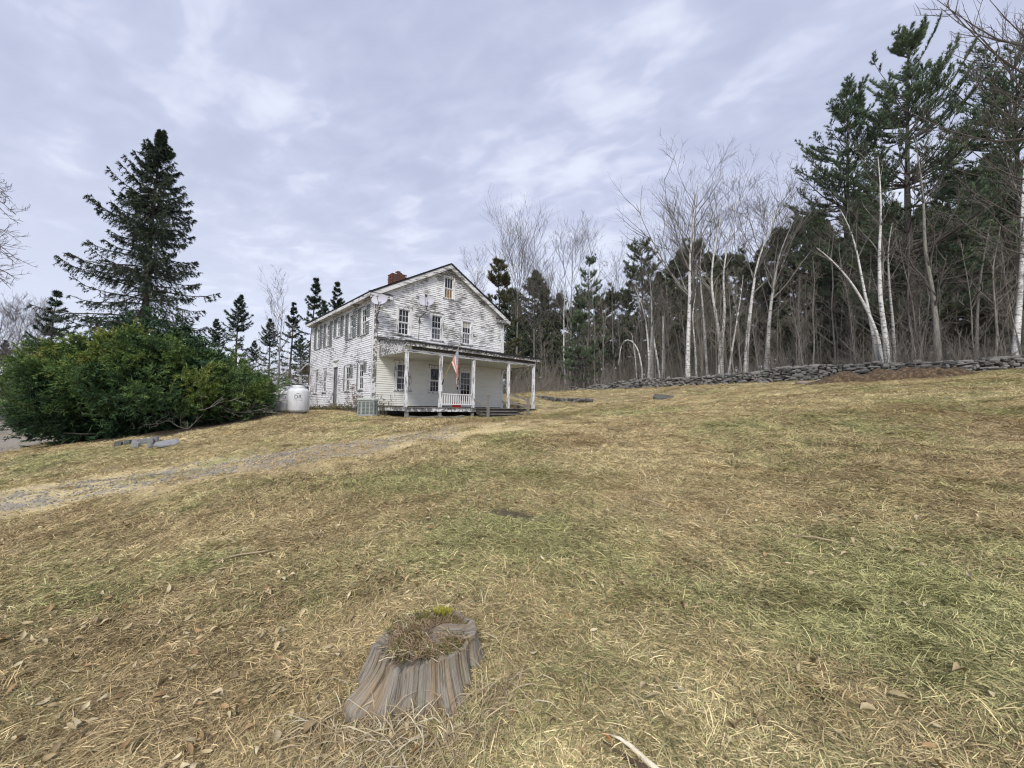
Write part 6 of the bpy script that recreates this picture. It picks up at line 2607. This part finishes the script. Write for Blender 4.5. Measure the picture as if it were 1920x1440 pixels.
# ------------------------------------------------------------------ small plants at the house
def house_plants():
    rng = np.random.default_rng(5)

    def leafy(name, loc, label, n, h, spread, leafc, mat_st, leaf=.05):
        root = thing(name, loc, label, 'plant')
        d = unit(np.c_[rng.normal(0, spread, n), rng.normal(0, spread, n), np.ones(n)])
        L = h * rng.uniform(.5, 1.1, n)
        s = np.linspace(0, 1, 5)
        P = np.c_[rng.normal(0, .08, n), rng.normal(0, .08, n), np.zeros(n) - .03][:, None] + d[:, None] * (L[:, None] * s[None])[..., None]
        w = Wood()
        w.add(P, np.tile(np.linspace(.008, .003, 5), (n, 1)), 4)
        C1, _, _ = grow(P, 4, .3, 1, .35, .2, .8, .2, rng, 3)
        w.add(C1, np.tile(np.linspace(.004, .002, 3), (len(C1), 1)), 3)
        mobj('stems', w.mesh('stems', B[mat_st]), root)
        m_ = 5
        p, tg = interp_paths(C1, rng.uniform(.2, 1, (len(C1), m_)))
        p, tg = p.reshape(-1, 3), tg.reshape(-1, 3)
        V, T = needles(p, unit(tg * .4 + rand_perp(tg, rng)), leaf * rng.uniform(.7, 1.4, len(p)), leaf * .6, rng)
        mobj('leaves', np_mesh('leaves', V, tris=T, mat=leafc, rnd=np.repeat(rng.uniform(0, 1, len(p)), 3)), root)
    rose = needle_mat('rose_leaves', [(0, (.06, .075, .035)), (.5, (.13, .15, .07)), (1, (.26, .22, .12))])
    dry = needle_mat('dry_flower_heads', [(0, (.10, .06, .04)), (.5, (.22, .14, .09)), (1, (.36, .26, .17))])
    weed = needle_mat('weed_leaves', [(0, (.07, .075, .03)), (.5, (.17, .16, .07)), (1, (.33, .28, .13))])
    q = to_world(.28, -.75)
    leafy('rose_bush', Vector((q.x, q.y, gz(q.x, q.y))), 'straggly rose bush between the air conditioner and the porch', 16, 1.1, .28, rose, 'brush')
    q = to_world(-.45, .95)
    leafy('hydrangea_bush', Vector((q.x, q.y, gz(q.x, q.y))), 'withered brown hydrangea behind the air conditioner', 16, 1.25, .22, dry, 'brush', .07)
    for k, (a, b_, h, lab) in enumerate(((-.35, 2.3, .5, 'low weeds at the wall right of the plank door'), (-.4, 3.5, .45, 'weed clump under the windows right of the plank door'), (-.4, 6.3, .4, 'weed clump left of the plank door'), (-.4, 8.0, .4, 'weed clump at the far end of the side wall'), (-.5, 4.3, .4, 'dry weeds beside the plank door step'))):
        q = to_world(a, b_)
        leafy('weed_clump', Vector((q.x, q.y, gz(q.x, q.y))), lab, 22, h, .5, weed, 'brush', .06)


house_plants()

# ------------------------------------------------------------------ grass, leaves, pebbles
def blade_mat(name, tinted=True, stops=None):
    m = NT(name)
    r = m.attr('rnd')
    if tinted:
        c, _ = grass_tint(m, r, 'INSTANCER')
        v = m.remap(m.attr('val'), 0, 1, .45, 1.45, False)
        hs = m.n('ShaderNodeHueSaturation')
        m.put(hs.inputs['Color'], c)
        m.put(hs.inputs['Value'], m.math('MULTIPLY', v, m.attr('br', 'INSTANCER')))
        c = hs.outputs[0]
    else:
        c = m.ramp(r, stops)
    m.color(c).rough(.8)
    m.b.inputs['Specular IOR Level'].default_value = .2
    return m.mat


def blades(seed, n, rad, lmin, lmax, wid, el0, el1, curl, dirspread, lie=None):
    """one clump of curved grass blades"""
    rng = np.random.default_rng(seed)
    r = rad * np.sqrt(rng.uniform(0, 1, n))
    a = rng.uniform(0, 6.28, n)
    base = np.c_[np.cos(a) * r, np.sin(a) * r, rng.uniform(-.012, .004, n)]
    az = rng.normal(0, dirspread, n) if lie else a + rng.normal(0, dirspread, n)
    el = np.radians(rng.uniform(el0, el1, n))
    L = rng.uniform(lmin, lmax, n)
    k = 4
    s = np.linspace(0, 1, k)
    ang = el[:, None] - (curl * rng.uniform(.4, 1.3, n))[:, None] * s[None]
    step = L[:, None] / (k - 1)
    dx = np.cos(ang) * step
    dz = np.sin(ang) * step
    azs = az[:, None] + (rng.normal(0, .5, n))[:, None] * s[None]
    P = np.zeros((n, k, 3))
    P[:, 0] = base
    for j in range(1, k):
        P[:, j, 0] = P[:, j - 1, 0] + dx[:, j] * np.cos(azs[:, j])
        P[:, j, 1] = P[:, j - 1, 1] + dx[:, j] * np.sin(azs[:, j])
        P[:, j, 2] = np.maximum(P[:, j - 1, 2] + dz[:, j], .002)
    tw = rng.uniform(-.9, .9, n)
    side = np.stack([-np.sin(azs) * np.cos(tw)[:, None], np.cos(azs) * np.cos(tw)[:, None], np.sin(tw)[:, None] * np.ones((1, k))], -1)
    w = (wid * rng.uniform(.6, 1.5, n))[:, None] * np.array([.8, 1.0, .75, 0])[None]
    A = P + side * w[..., None] * .5
    Bq = P - side * w[..., None] * .5
    V = np.concatenate([A[:, :3], Bq[:, :3], P[:, 3:4]], 1).reshape(-1, 3)
    o = np.arange(n)[:, None] * 7
    T = np.concatenate([np.concatenate([o + [0, 1, 4], o + [0, 4, 3], o + [1, 2, 5], o + [1, 5, 4], o + [2, 6, 5]], 0)], 0)
    rn = np.repeat(rng.uniform(0, 1, n), 7)
    vl = np.repeat(rng.uniform(0, 1, n), 7)
    return V, T, rn, vl


def scatter(name, P, R, S, I, sources, parent=None, extra=None):
    """points instanced with clumps by geometry nodes (uncountable ground cover)"""
    me = bpy.data.meshes.new(name)
    me.vertices.add(len(P))
    me.vertices.foreach_set('co', np.asarray(P, np.float32).ravel())
    a = me.attributes.new('rot', 'FLOAT_VECTOR', 'POINT')
    a.data.foreach_set('vector', np.asarray(R, np.float32).ravel())
    a = me.attributes.new('scl', 'FLOAT_VECTOR', 'POINT')
    a.data.foreach_set('vector', np.asarray(S, np.float32).ravel())
    a = me.attributes.new('idx', 'INT', 'POINT')
    a.data.foreach_set('value', np.asarray(I, np.int32))
    for k, v in (extra or {}).items():
        a = me.attributes.new(k, 'FLOAT', 'POINT')
        a.data.foreach_set('value', np.asarray(v, np.float32))
    col = bpy.data.collections.new(name + '_sources')
    for s in sources:
        col.objects.link(s)
    ng = bpy.data.node_groups.new(name, 'GeometryNodeTree')
    ng.interface.new_socket('Geometry', in_out='INPUT', socket_type='NodeSocketGeometry')
    ng.interface.new_socket('Geometry', in_out='OUTPUT', socket_type='NodeSocketGeometry')
    N = ng.nodes.new
    gi, go = N('NodeGroupInput'), N('NodeGroupOutput')
    ci = N('GeometryNodeCollectionInfo')
    ci.inputs['Collection'].default_value = col
    ci.inputs['Separate Children'].default_value = True
    ci.inputs['Reset Children'].default_value = True
    iop = N('GeometryNodeInstanceOnPoints')
    iop.inputs['Pick Instance'].default_value = True

    def na(nm, dt):
        n = N('GeometryNodeInputNamedAttribute')
        n.data_type = dt
        n.inputs['Name'].default_value = nm
        return n.outputs['Attribute']
    lk = ng.links.new
    m2p = N('GeometryNodeMeshToPoints')
    lk(gi.outputs[0], m2p.inputs['Mesh'])
    lk(m2p.outputs[0], iop.inputs['Points'])
    lk(ci.outputs[0], iop.inputs['Instance'])
    lk(na('idx', 'INT'), iop.inputs['Instance Index'])
    lk(na('rot', 'FLOAT_VECTOR'), iop.inputs['Rotation'])
    lk(na('scl', 'FLOAT_VECTOR'), iop.inputs['Scale'])
    lk(iop.outputs[0], go.inputs[0])
    o = mobj(name, me, parent)
    md = o.modifiers.new('cover', 'NODES')
    md.node_group = ng
    return tag(o, kind='stuff')


def src(name, me):
    return bpy.data.objects.new(name, me)


def slope_rot(X, Y, yaw, rng):
    e = .15
    z = ground_z(X, Y)
    nx = -(ground_z(X + e, Y) - z) / e
    ny = -(ground_z(X, Y + e) - z) / e
    # Euler XYZ: tilt then yaw, tilt expressed in the yawed frame
    c, s = np.cos(yaw), np.sin(yaw)
    lx, ly = nx * c + ny * s, -nx * s + ny * c
    return np.c_[-np.arctan(ly), np.arctan(lx), yaw], z


def wedge(n, y0, y1, rng, half=1.36):
    u = rng.uniform(0, 1, n)
    Y = np.sqrt(y0 ** 2 + u * (y1 ** 2 - y0 ** 2))
    X = rng.uniform(-half, half, n) * (Y + .3)
    return X, Y


_RUT = ground_hit(962, 965)


def dist_rut(X, Y):
    a = ((X - _RUT.x) * .8 - (Y - _RUT.y) * .6) / .46
    b_ = ((Y - _RUT.y) * .8 + (X - _RUT.x) * .6) / .20
    return a * a + b_ * b_


def keep_lawn(X, Y, drive=True, rng=None):
    ok = ~beyond_wall(X, Y)
    a, b_ = house_local(X, Y)
    ok &= ~((a > -.05) & (a < W + .05) & (b_ > -2.7) & (b_ < L_ + .1))
    if drive:
        d = dist_line(X, Y, DRIVE_PTS)
        ok &= (d > 1.45) | (rng.uniform(size=len(X)) < .10 + .55 * np.clip(d / 1.4, 0, 1) ** 2 + .40 * np.exp(-(d / .35) ** 2))
        ok &= dist_line(X, Y, ROAD_PTS) > 2.2
    yew = ((X + 13.6) / 4.0) ** 2 + ((Y - 15.9) / 2.6) ** 2
    ok &= yew > 1
    ok &= dist_rut(X, Y) > 1
    ok &= np.hypot(X - STUMP_C.x, Y - STUMP_C.y) > .30
    ok &= ~((X < -9) & (Y > 27 + .2 * (X + 9)))
    return ok


def build_grass():
    rng = np.random.default_rng(99)
    gm = blade_mat('grass_blade')
    S = []
    # 0-5 matted straw, 6-9 standing tufts
    for k in range(6):
        V, T, r, v = blades(300 + k, 96, .15, .03, .115, .0031, 0, 38, .6, 1.3, True)
        S.append(src('a%02d_mat' % k, np_mesh('mat', V, tris=T, mat=gm, rnd=r, attrs={'val': v})))
    for k in range(4):
        V, T, r, v = blades(320 + k, 50, .07, .03, .105, .0030, 22, 75, 1.1, .9)
        S.append(src('b%02d_tuft' % k, np_mesh('tuft', V, tris=T, mat=gm, rnd=r, attrs={'val': v})))
    PX, PY_, SC, ID, YW = [], [], [], [], []
    for n, y0, y1, sc, tuft in ((7500, 1.15, 3.2, .95, .14), (16000, 3.0, 6.5, 1.0, .18), (25000, 6.0, 12, 1.2, .20), (28000, 11, 22, 1.55, .22), (15000, 20, 46, 2.2, .26)):
        X, Y = wedge(n, y0, y1, rng)
        ok = keep_lawn(X, Y, True, rng)
        X, Y = X[ok], Y[ok]
        m_ = len(X)
        tn = vnoise(X * .5, Y * .5, 21) + .5 * vnoise(X * 1.6, Y * 1.6, 22)
        pt_ = np.clip(tuft + tn * .5, .03, .8)
        isT = rng.uniform(size=m_) < pt_
        ID.append(np.where(isT, 6 + rng.integers(0, 4, m_), rng.integers(0, 6, m_)))
        # mats lie over in swathes, as mowing left them
        sw = 6.28 * vnoise(X * .22, Y * .22, 23) * 1.3 + .4
        YW.append(sw + rng.normal(0, 1.1, m_))
        SC.append(sc * rng.uniform(.75, 1.3, m_) * np.where(isT & (rng.uniform(size=m_) < .10), 1.4, 1.0))
        PX.append(X)
        PY_.append(Y)
    X, Y, s, i, yw = map(np.concatenate, (PX, PY_, SC, ID, YW))
    R, z = slope_rot(X, Y, yw, rng)
    sv = np.c_[s, s, s * np.where(i < 6, 1.0, .9)]
    gw, bw = lawn_weights(X, Y)
    gw = gw + .12 * (i >= 6) + rng.normal(0, .11, len(X))
    bw = bw + rng.normal(0, .17, len(X))
    # random bleached and darker clumps; tufty light and dark put into the colour
    br = np.clip(1 + .16 * vnoise(X * 2.6, Y * 2.6, 71) + .45 * vnoise(X * 8.5, Y * 8.5, 72) + rng.normal(0, .17, len(X)), .5, 1.5)
    o = scatter('grass', np.c_[X, Y, z], R, sv, i, S, None, {'gw': gw, 'bw': bw, 'br': br})
    tag(o, 'mown dry lawn grass with green patches', 'grass', kind='stuff')


def build_stump_grass():
    rng = np.random.default_rng(41)
    straw = blade_mat('dry_tall_grass', False, [(0, (.20, .14, .08)), (.4, (.40, .31, .18)), (.8, (.56, .47, .30)), (1, (.66, .60, .44))])
    moss = blade_mat('green_moss', False, [(0, (.07, .075, .02)), (.5, (.15, .15, .035)), (1, (.26, .24, .06))])
    ymoss = blade_mat('yellow_moss', False, [(0, (.20, .20, .03)), (.5, (.36, .34, .05)), (1, (.48, .44, .10))])
    brown = blade_mat('dead_stems', False, [(0, (.14, .09, .055)), (.5, (.27, .185, .11)), (1, (.42, .32, .20))])

    def clumps(name, spots, mat, par, label=None):
        VV, TT, RR = [], [], []
        nv = 0
        for k, (x, y, z, n, rad, l0, l1, w, e0, e1, cu) in enumerate(spots):
            V, T, r, v = blades(500 + k + len(name) * 13, n, rad, l0, l1, w, e0, e1, cu, 1.2)
            V = V + np.array([x, y, z])
            VV.append(V)
            TT.append(T + nv)
            RR.append(r)
            nv += len(V)
        return mobj(name, np_mesh(name, np.concatenate(VV), tris=np.concatenate(TT), mat=mat, rnd=np.concatenate(RR)), par)
    c = STUMP_C
    # growth on the cut face (parts of the stump)
    top = [(rng.uniform(-.25, .25), rng.uniform(-.25, .25), .200, 30, .05, .02, .07, .004, 20, 85, 1.2) for _ in range(90)]
    clumps('moss', [t for t in top if t[0] ** 2 + t[1] ** 2 < .062], moss, STUMP)
    clumps('yellow_moss', [(.07, .20, .235, 170, .045, .015, .04, .004, 40, 90, .5), (.03, .21, .232, 110, .035, .015, .035, .004, 40, 90, .5)], ymoss, STUMP)
    clumps('dead_stems', [(rng.uniform(-.19, .19), rng.uniform(-.2, .17), .205, 20, .05, .04, .10, .0028, 15, 80, 1.6) for _ in range(120)], brown, STUMP)
    clumps('dry_grass', [(rng.uniform(-.17, .17), rng.uniform(-.2, .15), .21, 10, .05, .06, .15, .0032, 10, 70, 2.2) for _ in range(40)], straw, STUMP)
    # long blond grass growing round its foot
    sp = []
    for k in range(150):
        a = math.radians(rng.uniform(205, 345)) if k < 110 else rng.uniform(0, 6.28)
        rr = rng.uniform(.36, .60) + .14 * math.exp(-((a - math.radians(222)) / .35) ** 2)
        x, y = c.x + math.cos(a) * rr + .06, c.y + math.sin(a) * rr
        sp.append((x, y, gz(x, y), 13, .07, .07, .27, .0042, 20, 85, 2.3))
    for k in range(20):
        a = math.radians(rng.uniform(250, 292))
        rr = rng.uniform(.35, .50)
        x, y = c.x + math.cos(a) * rr, c.y + math.sin(a) * rr
        sp.append((x, y, gz(x, y), 13, .05, .18, .38, .0045, 35, 85, 2.6))
    o = clumps('tall_grass', sp, straw, None)
    tag(o, 'long blond dry grass curling round the foot of the stump', 'grass', kind='stuff')
    sp = []
    for k in range(70):
        X, Y = wedge(1, 1.4, 7, rng, 1.25)
        sp.append((float(X[0]), float(Y[0]), gz(X[0], Y[0]), 12, .05, .08, .2, .0035, 15, 65, 1.8))
    o = clumps('tall_grass', sp, straw, None)
    tag(o, 'scattered taller wisps of pale dry grass in the lawn', 'grass', kind='stuff')


def leaf_mesh(seed, mat):
    r = random.Random(seed)
    L, w, c1, c2 = 1.0, r.uniform(.30, .55), r.uniform(.2, .9), r.uniform(-.8, .8)
    V, Q = [], []
    n = 6
    for i in range(n + 1):
        t = i / n
        hw = w / 2 * math.sin(math.pi * min(.999, t ** .8)) ** .8 * (1 + r.uniform(-.15, .15))
        zc = c2 * (t - .5) ** 2 * 2 + .02
        for s in (-1, 0, 1):
            V.append(((t - .5) * L, s * hw, zc + abs(s) * hw * c1 * 1.4))
    for i in range(n):
        for j in range(2):
            a = i * 3 + j
            Q.append((a, a + 1, a + 4, a + 3))
    return np_mesh('fallen_leaf', np.array(V), quads=np.array(Q), mat=mat, smooth=True)


def build_leaves():
    cols = [(.48, .39, .22), (.54, .45, .28), (.36, .275, .15), (.57, .49, .31), (.36, .24, .12), (.26, .19, .11), (.53, .44, .26)]
    mats = []
    for k, c in enumerate(cols):
        m = NT('dead_leaf_%s' % 'tan cream brown pale rust dark buff'.split()[k])
        n = m.noise(m.coord('Object'), 3, 4)
        inf = m.n('ShaderNodeObjectInfo').outputs['Random']
        k_ = m.math('ADD', m.math('MULTIPLY', n, .6), m.math('MULTIPLY', inf, .4))
        m.color(m.mix(m.remap(k_, .25, .75), tuple(x * .7 for x in c), tuple(min(1, x * 1.2) for x in c))).rough(.75)
        mats.append(m.mat)
    meshes = [leaf_mesh(700 + k, mats[k % 7]) for k in range(14)]
    rng = np.random.default_rng(61)
    # more litter towards the lower left, as in the photograph's foreground
    X, Y = wedge(1900, 1.25, 5.0, rng, 1.3)
    dens = np.clip(.22 + .65 * (X < -.1 * Y) + .8 * vnoise(X * .7, Y * .7, 31), .05, 1)
    ok = (rng.uniform(size=len(X)) < dens) & keep_lawn(X, Y, False)
    X, Y = X[ok], Y[ok]
    size = rng.uniform(.03, .085, len(X))
    vis = size / Y
    order = np.argsort(-vis)
    z = ground_z(X, Y)
    for k in order[:300]:
        o = bpy.data.objects.new('fallen_leaf', meshes[int(rng.integers(0, 14))])
        o.location = (X[k], Y[k], z[k] + rng.uniform(.012, .05))
        o.rotation_euler = (rng.normal(0, .6), rng.normal(0, .5), rng.uniform(0, 6.28))
        s = size[k]
        o.scale = (s, s, s)
        link(o, GROUND)
    # the rest of the litter is past counting
    Xr, Yr = wedge(15000, 1.3, 15, rng, 1.32)
    dens = np.clip(.25 + .5 * (Xr < -.1 * Yr) + .9 * vnoise(Xr * .5, Yr * .5, 33), .03, 1)
    ok = (rng.uniform(size=len(Xr)) < dens) & keep_lawn(Xr, Yr, False)
    Xr, Yr = Xr[ok], Yr[ok]
    R = np.c_[rng.normal(0, .4, len(Xr)), rng.normal(0, .4, len(Xr)), rng.uniform(0, 6.28, len(Xr))]
    s = rng.uniform(.02, .065, len(Xr))
    P = np.c_[Xr, Yr, ground_z(Xr, Yr) + .02 + .02 * rng.uniform(size=len(Xr))]
    scatter('leaf_litter', P, R, np.c_[s, s, s], rng.integers(0, 14, len(Xr)), [src('l%02d' % k, m) for k, m in enumerate(meshes)], GROUND)
    # pebbles worn loose on the drive
    pm = stone_mat('drive_pebble', (.17, .165, .155), (.40, .39, .37), .3, 30)
    pr = random.Random(2)
    peb = [src('p%02d' % k, slab_mesh('pebble', pr, 1, .8, .55, pm, 6)) for k in range(5)]
    n = 5000
    k = rng.integers(0, int(len(DRIVE_PTS) * .75), n)
    off = rng.normal(0, .7, n)
    X = DRIVE_PTS[k, 0] + rng.normal(0, .1, n)
    Y = DRIVE_PTS[k, 1] + off
    s = rng.uniform(.012, .042, n)
    o = scatter('gravel', np.c_[X, Y, ground_z(X, Y) + .02], np.c_[rng.normal(0, .3, n), rng.normal(0, .3, n), rng.uniform(0, 6.28, n)], np.c_[s, s, s], rng.integers(0, 5, n), peb)
    tag(o, 'loose grey pebbles on the drive', 'gravel', kind='stuff')
    # dead sticks lying in the lawn
    STICK = wood_mat('dry_stick', (.42, .34, .22), (3, 3, 3))
    sticks = [((1190, 938), (1265, 962)), ((1360, 975), (1368, 955)), ((1480, 1010), (1610, 1030)), ((700, 1010), (735, 1000)), ((1720, 740), (1760, 733)), ((395, 1060), (520, 1035))]
    labs = ['thin dead stick in the lawn below the house steps', 'short pale curved stick in the middle of the lawn', 'long thin stick in the right hand lawn', 'small stick left of the dark rut', 'pale stick beside the soil mound', 'long thin dry stalk in the left lawn']
    for (a, b_), lab in zip(sticks, labs):
        p, q = ground_hit(*a), ground_hit(*b_)
        d = q - p
        mb = MB()
        mb.tube([(0, 0, .03), d * .4 + Vector((0, 0, .05)), d * .75 + Vector((0, 0, .035)), d + Vector((0, 0, .03))], [.004, .009, .008, .003], 6)
        o = mb.build('stick', STICK, None, smooth=True)
        o.location = p
        tag(o, lab, 'stick')


build_grass()
build_stump_grass()
build_leaves()
